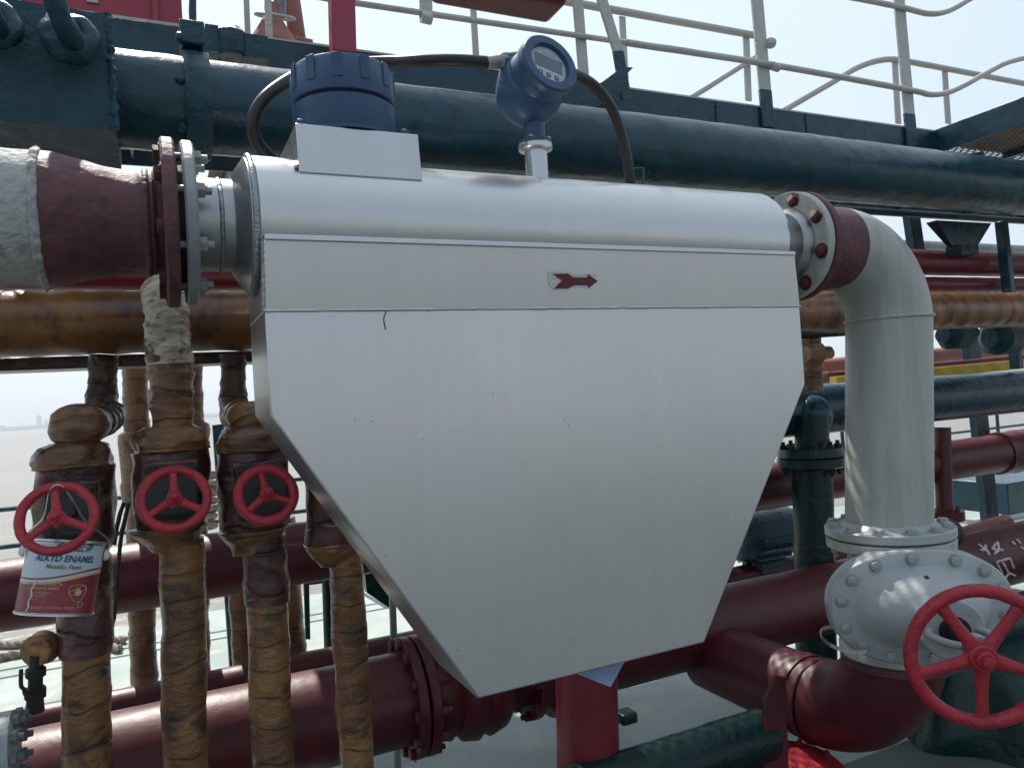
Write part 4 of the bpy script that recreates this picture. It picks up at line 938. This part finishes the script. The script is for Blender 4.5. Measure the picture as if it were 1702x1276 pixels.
backcol(470, 860, 492, 40, 24, 'slim wrapped pipe showing between the third and fourth columns')
# green slim post and frame behind
a, c = P(545, 960, 4.0), P(549, 1084, 4.0); e = a+(c-a)*(a.z/(a.z-c.z)); solo(MB().sweep(line(e, a, .1), m2(10, c), 20), 'green_post', 'green', 'thin dark green post seen left of the fourth column', 'post')
b = MB().prism([P(x_, y_, 4.1) for x_, y_ in ((505, 968), (545, 963), (545, 968), (514, 972), (516, 1062), (508, 1062))], (0, .02, 0)); solo(b, 'floor_stand', 'navy', 'thin dark stand on the deck between slim pipes', 'frame')
b = MB().prism([P(x_, y_, 4.2) for x_, y_ in ((605, 940), (648, 960), (655, 1015), (610, 985))], (0, .05, 0)); solo(b, 'green_bracket', 'green', 'dark green sloping bracket beside the slanted case edge', 'bracket')
a, c = P(652, 985, 3.2), P(655, 1080, 3.2); e = a+(c-a)*(a.z/(a.z-c.z)); solo(MB().bar(e, a, m2(10, c), .02, EX), 'flat_bar', 'galv', 'pale flat upright bar beside the slanted case edge', 'bar')

# ================================================================== PAINT CAN
ct_, cb_ = P(113, 897, 1.72), P(90, 1020, 1.70)
pc = thing('paint_can', cb_, 'red and white metal paint can hanging from the leftmost handwheel', 'paint can')
axc = (ct_-cb_).normalized(); Hc = (ct_-cb_).length; rc = m2(56, ct_)
uc_ = (CAM-cb_); uc_ = (uc_-axc*uc_.dot(axc)).normalized(); wc2 = axc.cross(uc_)       # uc_ faces the camera, wc2 to the right
def can(h, a_, off=0): return cb_+axc*h+(uc_*math.cos(a_)+wc2*math.sin(a_))*(rc+off)
rows = 20; segs = 72; b1 = MB(); b2 = MB(); b3 = MB()
def edge(a_): s = math.sin(a_); return Hc*(.50+.07*s-.03*math.cos(2*a_+.8))      # the label's wavy colour border
def band(f0, f1, off, m, name, par):
    b = MB(); vs = []
    for k in range(segs+1):
        a_ = 2*PI*k/segs
        for j in range(5): h = f0(a_)+(f1(a_)-f0(a_))*j/4; vs.append(can(h, a_, off))
    b.add(vs, [(k*5+j, (k+1)*5+j, (k+1)*5+j+1, k*5+j+1) for k in range(segs) for j in range(4)]); return b.build(name, m, par)
shell = MB().lathe(cb_, axc, [(0, rc-.002), (.001, rc+.002), (.004, rc+.002), (.005, rc-.0005), (Hc-.006, rc-.0005), (Hc-.004, rc+.002), (Hc, rc+.002), (Hc, rc-.008), (Hc-.012, rc-.010), (Hc-.012, 1e-4)], 72).build('can_shell', 'tin', pc)
band(lambda a: .006, lambda a: edge(a)-.004, 0, 'label_red', 'label_lower', pc)
band(lambda a: edge(a)-.004, lambda a: edge(a), .0001, 'gold', 'label_stripe', pc)
band(lambda a: edge(a)+.0045, lambda a: edge(a)+.0075, .0004, 'label_red', 'label_stripe', pc)
band(lambda a: edge(a), lambda a: Hc-.008, 0, 'label_white', 'label_upper', pc)
def cantext(s, size, h, a_c, m, bold=0, shear=0, align=0, sx=1):
    vs, f = textverts(s, size, bold); b = MB(); b.add([can(h+q.y, a_c+(q.x*sx+shear*q.y)/rc, .0009) for q in vs], f); b.build('lettering', m, pc, smooth=False)
cantext('ALKYD ENAMEL', .0168, Hc*.715, .02, 'bluetext', .0005, .2, sx=.88)
cantext('Metallic Paint', .0112, Hc*.62, .02, 'browntext', .0001, .15)
cantext('HEALTH PRODUCTS', .0070, Hc*.40, -.42, 'gold', .0001)
cantext('LUXURIOUS PAINT', .0070, Hc*.345, -.43, 'gold', .0001)
cantext('PU COLOR PAINT', .0052, Hc*.29, -.50, 'gold')
cantext('HIGH GLOSS', .0052, Hc*.25, -.55, 'gold')
cantext('NET 4L', .0052, Hc*.21, -.6, 'gold')
cantext('QUALITY COATING SERIES', .0062, Hc*.10, -.1, 'gold')
cantext('\u5b8f\u6f06', .018, Hc*.86, .48, 'ink', .0003)
cantext('\u91d1\u5c5e', .018, Hc*.86, .02, 'ink', .0003)
lg = MB()
c_a = .50                # rounded shield outline crossed by an oval, round a ball
def epath(fn): ps = [can(Hc*.32+fn(2*PI*j/48)[1], c_a+fn(2*PI*j/48)[0]/rc, .001) for j in range(49)]; lg.sweep(ps, .0006, 5, cap=False)
epath(lambda t: (.0155*(1+.12*math.cos(3*(t-PI/2)+PI))*math.cos(t), .0155*(1+.12*math.cos(3*(t-PI/2)+PI))*math.sin(t)))
epath(lambda t: (.017*math.cos(t)*.9-.005*math.sin(t)*.4, .017*math.cos(t)*.4+.005*math.sin(t)*.9+.003))
ce = can(Hc*.32, .5, .0012); lg.lathe(ce, (ce-(cb_+axc*Hc*.32)).normalized(), [(0, .0065), (.0006, .0065)], 20)
lg.build('emblem', 'gold', pc)
lg = MB(); ce = can(Hc*.16, .62, .001)
ps = [can(Hc*.16+.005*math.sin(t), .62+.005*math.cos(t)/rc, .001) for t in [2*PI*j/16 for j in range(17)]]; lg.sweep(ps, .0006, 5, cap=False); lg.build('emblem', 'gold', pc)
# paint drip, ears, handle
dr = [(.47, -.66), (.40, -.64), (.33, -.70), (.26, -.66), (.20, -.72), (.12, -.70), (.06, -.74)]
MB().sweep(catmull([can(Hc*h, a_, .001) for h, a_ in dr], 5), .0014, 6).build('paint_drip', 'plastic', pc)
ears = []
for s in (-1, 1):
    e = can(Hc*.82, s*1.42, .002); ears.append(e); o_ = (e-(cb_+axc*Hc*.82)).normalized(); MB().lathe(e, o_, [(0, .010), (.004, .011), (.010, .006)], 20).build('ear', 'plastic', pc)
hk = P(95, 812, 1.60)
for s, e in ((-1, ears[0]), (1, ears[1])): pass
MB().sweep(catmull([ears[0]+wc2*-.006, ears[0]+wc2*-.004+axc*.03, ears[0].lerp(hk, .55)+wc2*.002, hk+V((-.01, 0, -.0)), hk+V((.012, 0, 0)), ears[1].lerp(hk, .55)+wc2*.01, ears[1]+wc2*.002+axc*.03, ears[1]+wc2*.006], 8), .0018, 8).build('wire_handle', 'tin', pc)

# ================================================================== RIGHT SIDE BACKGROUND
# green riser
ga, gb_ = P(1349, 690, 2.8), P(1357, 1110, 2.8); e = ga+(gb_-ga)*(ga.z/(ga.z-gb_.z))
gp = thing('green_riser', e, 'dark green upright pipe with a lumpy flange between case and riser', 'pipe')
MB().sweep(line(e, P(1350, 770, 2.8), .04), m2(32, ga), 40, lump(.003, 14)).build('lower_pipe', 'green', gp)
MB().sweep(line(P(1350, 780, 2.8), ga, .03), m2(27, ga), 40, lump(.002, 14)).build('upper_pipe', 'green', gp)
f_ = MB().lathe(P(1349, 777, 2.8), EZ, [(0, m2(48, ga)), (.01, m2(53, ga)), (.05, m2(53, ga)), (.055, m2(50, ga)), (.06, m2(53, ga)), (.10, m2(50, ga))], 40, disp=lump(.006, 20)).build('flange', 'green', gp)
bolts(f_, P(1349, 777, 2.8)+EZ*.1, EZ, m2(42, ga), 8, .02, 'green', 'nut')
bolts(f_, P(1349, 777, 2.8), -EZ, m2(42, ga), 8, .02, 'green', 'nut')
MB().ball(P(1350, 690, 2.85), m2(34, ga), 24, 14, lump(.006, 14)).build('top_knuckle', 'navy', gp)
# yellow bar, its darker stripes painted slat shadows
a0, a1 = P(1385, 635, 3.2), P(1712, 604, 3.2)
yb2 = thing('yellow_bar', a0, 'bright yellow flat bar behind the pale riser', 'bar')
MB().bar(a0, a1, m2(16, a0.lerp(a1, .5)), .05, EZ).build('bar_face', 'slat_shadows', yb2)
a0, a1 = P(1380, 626, 3.3), P(1712, 595, 3.3)
solo(MB().sweep(line(a0, a1, .05), m2(7, a1), 16), 'thin_red_pipe', 'red', 'thin dark red pipe directly behind the yellow bar', 'pipe')
# dark thin rail
a0, a1 = P(1325, 558, 2.7), P(1403, 553, 2.7); a2 = P(1712, 534, 2.7)
solo(MB().sweep(line(a0, a2, .05), m2(5.5, a1), 14), 'thin_rail', 'green', 'thin dark green rail below the brown header at right', 'rail')
a0, a2 = P(1380, 347, 3.1), P(1712, 368, 3.1); solo(MB().sweep(line(a0, a2, .05), m2(5.5, a2), 12), 'thin_rail', 'navy', 'thin dark blue rail just under the walkway at right', 'rail')
# steel posts
def post(px0, py0, px1, py1, wpx, Y, lab, m='navy', toground=True):
    a, c = P(px0, py0, Y), P(px1, py1, Y); e = a+(c-a)*(a.z/(a.z-c.z)) if toground else c
    return solo(MB().bar(e, a, m2(wpx, c), .06, EX), 'steel_post', m, lab, 'post', bevel=.004)
post(1506, 300, 1524, 425, 25, 3.35, 'dark blue post behind the pale elbow, under the walkway', toground=False)
post(1664, 368, 1690, 612, 12, 2.9, 'slim slightly slanted dark post near the right edge', toground=False)
post(1612, 560, 1645, 860, 30, 3.5, 'wide navy post behind the yellow bar at right')
# hopper
zq = P(1600, 366, 3.0)
b = MB(); tw = [P(1557, 366, 2.9), P(1648, 371, 2.9)]; bw = [P(1588, 408, 2.9), P(1628, 412, 2.9)]; d = V((0, .07, 0)); 
b.add([tw[0], tw[1], tw[1]+d, tw[0]+d, bw[0]+d*.3, bw[1]+d*.3, bw[1]+d*.7, bw[0]+d*.7], [(0, 1, 2, 3), (7, 6, 5, 4), (0, 4, 5, 1), (1, 5, 6, 2), (2, 6, 7, 3), (3, 7, 4, 0)])
b.box((bw[0]+bw[1])/2+d*.5-EZ*.02, (m2(22, bw[0]), 0, 0), (0, .05, 0), (0, 0, .03))
solo(b, 'bracket_hopper', 'navy', 'dark wedge shaped hanger under the walkway near the right edge', 'hanger')
# dark valve bodies hanging under the header right
for px, py, r_, lab in ((1665, 560, 30, 'dark rounded valve under the brown header near the right edge'), (1590, 556, 24, 'smaller dark valve lump under the header beside the riser')):
    c = P(px, py, 2.75); solo(MB().lathe(c-EX*.12, EX, [(0, m2(r_*.5, c)), (.03, m2(r_*.6, c)), (.06, m2(r_, c)), (.18, m2(r_, c)), (.21, m2(r_*.6, c)), (.26, m2(r_*.5, c))], 28, disp=lump(.012, 12)), 'small_valve', 'navylump', lab, 'valve')
# resin lump & salmon pipes seen between case and riser
c = P(1352, 600, 2.75); b = MB().sweep(line(P(1345, 560, 2.75), P(1350, 650, 2.75), .01), m2(17, c), 28, wrapd(.008, 31, .05, .004)); b.lathe(P(1340, 588, 2.72), EX, [(0, m2(12, c)), (.02, m2(18, c)), (.07, m2(20, c)), (.10, m2(12, c)), (.16, m2(10, c))], 24, disp=lump(.008, 20))
solo(b, 'wrapped_stub', 'wrap', 'stubby brown resin wrapped fitting between the case and the pale riser', 'fitting')
a0, a1 = P(1355, 612, 4.2), P(1720, 575, 4.2); solo(MB().sweep(line(a0, a1, .1), m2(12, a1), 24), 'sunlit_pipe', 'salmon', 'faded pink pipe in sunlight beyond the yellow bar', 'pipe')
a0, a1 = P(1355, 630, 3.9), P(1460, 622, 3.9); solo(MB().sweep(line(a0, a1, .1), m2(10, a1), 24), 'sunlit_pipe', 'salmon', 'short pink pipe between the case and the riser', 'pipe')
b = MB().box((P(1640, 590, 6.3).x, 6.4, .75), (4, 0, 0), (0, .1, 0), (0, 0, .28)); 
# far coaming with pink top
co = P(1625, 596, 7.5)
b = MB().box((co.x+1, 6.45, co.z*.5), (4.2, 0, 0), (0, .1, 0), (0, 0, .4)) 
# dark motor
mo = P(1268, 893, 3.35); mt = thing('pump_motor', mo-EZ*.3, 'blue black ribbed motor half hidden by the right edge of the case', 'motor')
MB().lathe(mo-EX*.22+V((0, 0, .02)), EX, [(0, m2(26, mo)), (.02, m2(36, mo)), (.10, m2(42, mo)), (.30, m2(42, mo)), (.42, m2(38, mo)), (.46, m2(22, mo))], 36, disp=lump(.006, 14)).build('motor_body', 'navylump', mt)
for k in range(9): 
    a_ = PI+PI*k/8; d = V((0, math.cos(a_), math.sin(a_))); MB().box(mo+d*m2(43, mo)+V((-.02, 0, .02)), (.12, 0, 0), d*.014, V((0, -d.z, d.y))*.006).build('cooling_rib', 'navylump', mt)
MB().box(mo-EZ*m2(44, mo)+V((0, 0, .0)), (.10, 0, 0), (0, .08, 0), (0, 0, .03)).build('motor_foot', 'navylump', mt, .008)
MB().ball(mo+V((.14, -.05, -.02)), m2(20, mo), 20, 12, lump(.01, 16)).build('gear_case', 'navylump', mt)
# navy tank at the far right, more pipes below
c = P(1700, 822, 4.4); solo(MB().box(c+V((.5, .3, -.02)), (.72, 0, 0), (0, .3, 0), (0, 0, m2(26, c))), 'navy_tank', 'navy', 'navy blue box on the deck at the right edge behind the mid height pipe', 'box', bevel=.01)
# lower green pipes
longpipe('green_pipe', 'dark green pipe low on the deck right of the thick red upright pipe', 1150, 1216, 1305, 2.0, P(780, 1290, 2.0).x, P(1268, 1200, 2.0).x, 'green')
c = P(1672, 1095, 2.05)                                # covered equipment: cloth falls in folds from a lumpy top
def folds(p, t, a): return (.035*math.sin(a*11+2*noise.noise(p*2))*(1-min(1, t/(c.z+.02)))**.5 if t < c.z else 0)+.03*noise.noise(p*3.1)+.012*noise.noise(p*9)
hz_ = c.z-.02; prof = [(0.004+hz_*k/26, .50-.16*(k/26)**1.4) for k in range(27)]+[(hz_+.02, .31), (hz_+.045, .24), (hz_+.06, .14), (hz_+.065, .01)]
solo(MB().lathe((c.x+.22, 2.30, 0), EZ, [(t_-.02, r_+.05) for t_, r_ in prof], 180, disp=folds), 'tarpaulin_cover', 'green', 'dark green tarpaulin draped in folds behind the big five spoke handwheel', 'tarpaulin', angle=180)
c = P(1660, 985, 2.3); solo(MB().sweep(line((c.x-.4, 2.25, c.z-.12), (c.x+1.6, 2.25, c.z-.12), .05), .11, 40, lump(.003, 12)), 'green_cross_pipe', 'green', 'dark green pipe crossing below the pipe with white handwriting', 'pipe')
# red wheel flange at the bottom
c = P(1330, 1275, 1.95); rf = thing('red_flange', c, 'bright red bolted flange low under the dark red elbow', 'flange')
fd = MB().lathe(c-EZ*.03, (0, -.2, 1), [(0, m2(75, c)), (.03, m2(75, c)), (.032, m2(45, c)), (.05, m2(42, c))], 48).build('flange_disc', 'brightred', rf); bolts(fd, c, (0, -.2, 1), m2(60, c), 8, .016, 'brightred', 'nut')
# red square post under the case
a = P(972, 1010, 2.1); c = P(978, 1276, 2.1); e = a+(c-a)*(a.z/(a.z-c.z)); e.z = 0
solo(MB().sweep(line(e, a, .06), m2(52, c), 40, lump(.0015, 14)), 'round_post', 'redlight', 'thick dark red upright pipe standing under the silver case', 'post')
pl = MB().prism([P(940, 1112, 1.72), P(1046, 1085, 1.80), P(1015, 1141, 1.66)], (0, .002, .001))
solo(pl, 'sheet_corner', 'bluesheet', 'pale bluish corner of sheet metal poking out under the case', 'metal sheet', smooth=False)
c = P(1040, 1190, 2.13); b = MB().box(c, (.030, 0, 0), (0, .03, 0), (0, 0, .018)); solo(b, 'small_bracket', 'green', 'small dark green foot bracket right of the thick red upright pipe', 'bracket', bevel=.008)

# ================================================================== LEFT SMALL THINGS
# gauge
gc = P(60, 1081, 2.05); gg = thing('pressure_gauge', P(55, 1180, 2.1), 'round brass gauge standing on a black fitting at lower left', 'gauge')
gax = (R3 @ V((.02, .05, .95))).normalized()
gr = m2(26, gc)
gd_ = MB().lathe(gc-gax*.028, gax, [(-.006, gr*1.06), (0, gr*1.08), (.006, gr*1.0), (.028, gr), (.031, gr*.97)], 40).build('gauge_case', 'brass', gg)
MB().cyl(gc+gax*.002, gc+gax*.0045, gr*.90, segs=40).build('dial', 'brass', gg)
MB().lathe(P(58, 1182, 2.06), gc-P(58, 1182, 2.06), [(0, .020), (.03, .017), (.032, .022), (.055, .022), (.058, .015), (.08, .015), (.082, .021), (.10, .021), (.105, .014), (.13, .013)], 8).build('gauge_fitting', 'black', gg)
MB().sweep(catmull([P(52, 1157, 2.03), P(42, 1153, 2.03), (P(40, 1145, 2.03)), P(35, 1138, 2.03), P(35, 1112, 2.03)], 5), .0045, 8).build('lever', 'black', gg)
# grey green bolted block
c = P(14, 1235, 1.95)
gb2 = thing('grey_flange', c-EZ*.1, 'grey green painted bolted flange at the lower left corner', 'flange')
MB().lathe(P(64, 1232, 1.95)-EX*.16, EX, [(0, .09), (.02, m2(58, c)), (.055, m2(58, c)), (.057, m2(50, c)), (.07, m2(50, c)), (.072, m2(60, c)), (.115, m2(60, c)), (.12, m2(52, c))], 40, disp=lump(.006, 16)).build('flange_pair', 'greyg' if 'greyg' in M else 'galv', gb2)
u_, w_ = perp(EX)
for k in range(10):
    a_ = 2*PI*k/10; place('nut', 'nutgg', hexnut, 'greyg', gb2, P(64, 1232, 1.95)-EX*.042+(u_*math.cos(a_)+w_*math.sin(a_))*m2(50, c), EX, spin=k, scale=.014)
# ropes
def rope(pts_, r, lab):
    pp = catmull(pts_, 40); b = MB()
    for s in range(3):
        q = []; acc = 0
        for i, p in enumerate(pp):
            if i: acc += (pp[i]-pp[i-1]).length
            t = (pp[min(i+1, len(pp)-1)]-pp[max(i-1, 0)]).normalized(); u_ = t.cross(EZ).normalized(); w_ = t.cross(u_); a_ = acc/(r*7)*2*PI+s*2*PI/3
            q.append(p+(u_*math.cos(a_)+w_*math.sin(a_))*r*.5)
        b.sweep(q, r*.58, 7)
    return solo(b, 'rope', 'rope', lab, 'rope')
rope([Pz(-80, 1078, .03), Pz(-10, 1071, .03), Pz(40, 1069, .03), Pz(90, 1056, .03), Pz(125, 1058, .04), Pz(200, 1078, .03)], .028, 'thick pale rope lying on the deck behind the brass gauge')
rope([Pz(-60, 1105, .03), Pz(0, 1092, .03), Pz(30, 1086, .03), Pz(90, 1077, .03), Pz(130, 1066, .04), Pz(210, 1062, .03)], .028, 'second pale rope crossing nearer on the deck behind the gauge')
# dark cords hanging left of the second column
for k, (x0_, x1_) in enumerate(((207, 196), (213, 206))):
    pass
solo(MB().sweep(catmull([P(214, 835, 2.5), P(206, 870, 2.5), P(200, 900, 2.5), P(190, 1020, 2.5), P(178, 1066, 2.5), P(176, 1120, 2.5)], 10), .006, 8, lump(.002, 60)), 'dark_cord', 'black', 'dark cord hanging between the first and second valve columns', 'cord')
solo(MB().sweep(catmull([P(206, 835, 2.52), P(196, 868, 2.52), P(190, 905, 2.52)], 10)+[], .006, 8, lump(.002, 60)), 'dark_cord', 'black', 'short dark cord end just left of the longer hanging cord', 'cord')
# far side railing
sr = thing('deck_railing', (0, 6.6, 0), 'thin dark rail fence at the far edge of the deck', 'railing')
zr1, zr2 = P(20, 845, 6.6).z, P(20, 907, 6.6).z
for z_ in (zr1, zr2): MB().cyl((-5, 6.6, z_), (12, 6.6, z_), .018, segs=10).build('rail', 'navy', sr)
for i in range(12): MB().cyl((-4.5+i*1.5, 6.6, 0), (-4.5+i*1.5, 6.6, zr1+.01), .022, segs=10).build('post', 'navy', sr)
a = P(362, 705, 5.2); solo(MB().bar(V((a.x+.02, 5.2, 0)), a, m2(18, a), .05, EX), 'mooring_post', 'navy', 'upright grey green bar on the deck between the second and third columns', 'post', bevel=.004)
a = P(352, 800, 5.1); b = MB()
for i in range(7): b.torus(P(350+3*math.sin(i*2), 790+i*14, 5.08), (0.3*math.sin(i), .4, 1), m2(9, a), m2(4.5, a), 18, 8, disp=lump(.01, 12, i))
solo(b, 'rope_coil', 'rope', 'bundle of pale rope hung on the upright bar beyond the columns', 'rope')
# red coaming in the far right
zz = P(1640, 596, 6.2).z; xx = P(1640, 590, 6.2).x
b = MB().box((xx+1, 6.2, zz), (3.4, 0, 0), (0, .08, 0), (0, 0, m2(13, P(1640, 596, 6.2))))
for dx in (-2.2, 4.2): b.box((xx+dx, 6.2, zz/2-.1), (.06, 0, 0), (0, .06, 0), (0, 0, zz/2-.12))
solo(b, 'red_beam', 'salmon', 'sunlit faded red beam standing beyond the pipes at far right', 'beam', bevel=.01)

# ================================================================== HAZE
hb = MB().box((0, 1800, 38), (4500, 0, 0), (0, 3500, 0), (0, 0, 46)).build('haze', 'far', smooth=False); tag(hb, kind='stuff')
hm = bpy.data.materials.new('haze_air'); hm.use_nodes = True; t = hm.node_tree; t.nodes.remove(t.nodes['Principled BSDF'])
pv = t.nodes.new('ShaderNodeVolumePrincipled'); pv.inputs['Color'].default_value = (.93, .96, 1, 1); pv.inputs['Density'].default_value = .00035
t.links.new(pv.outputs[0], t.nodes['Material Output'].inputs['Volume']); hb.data.materials.clear(); hb.data.materials.append(hm)
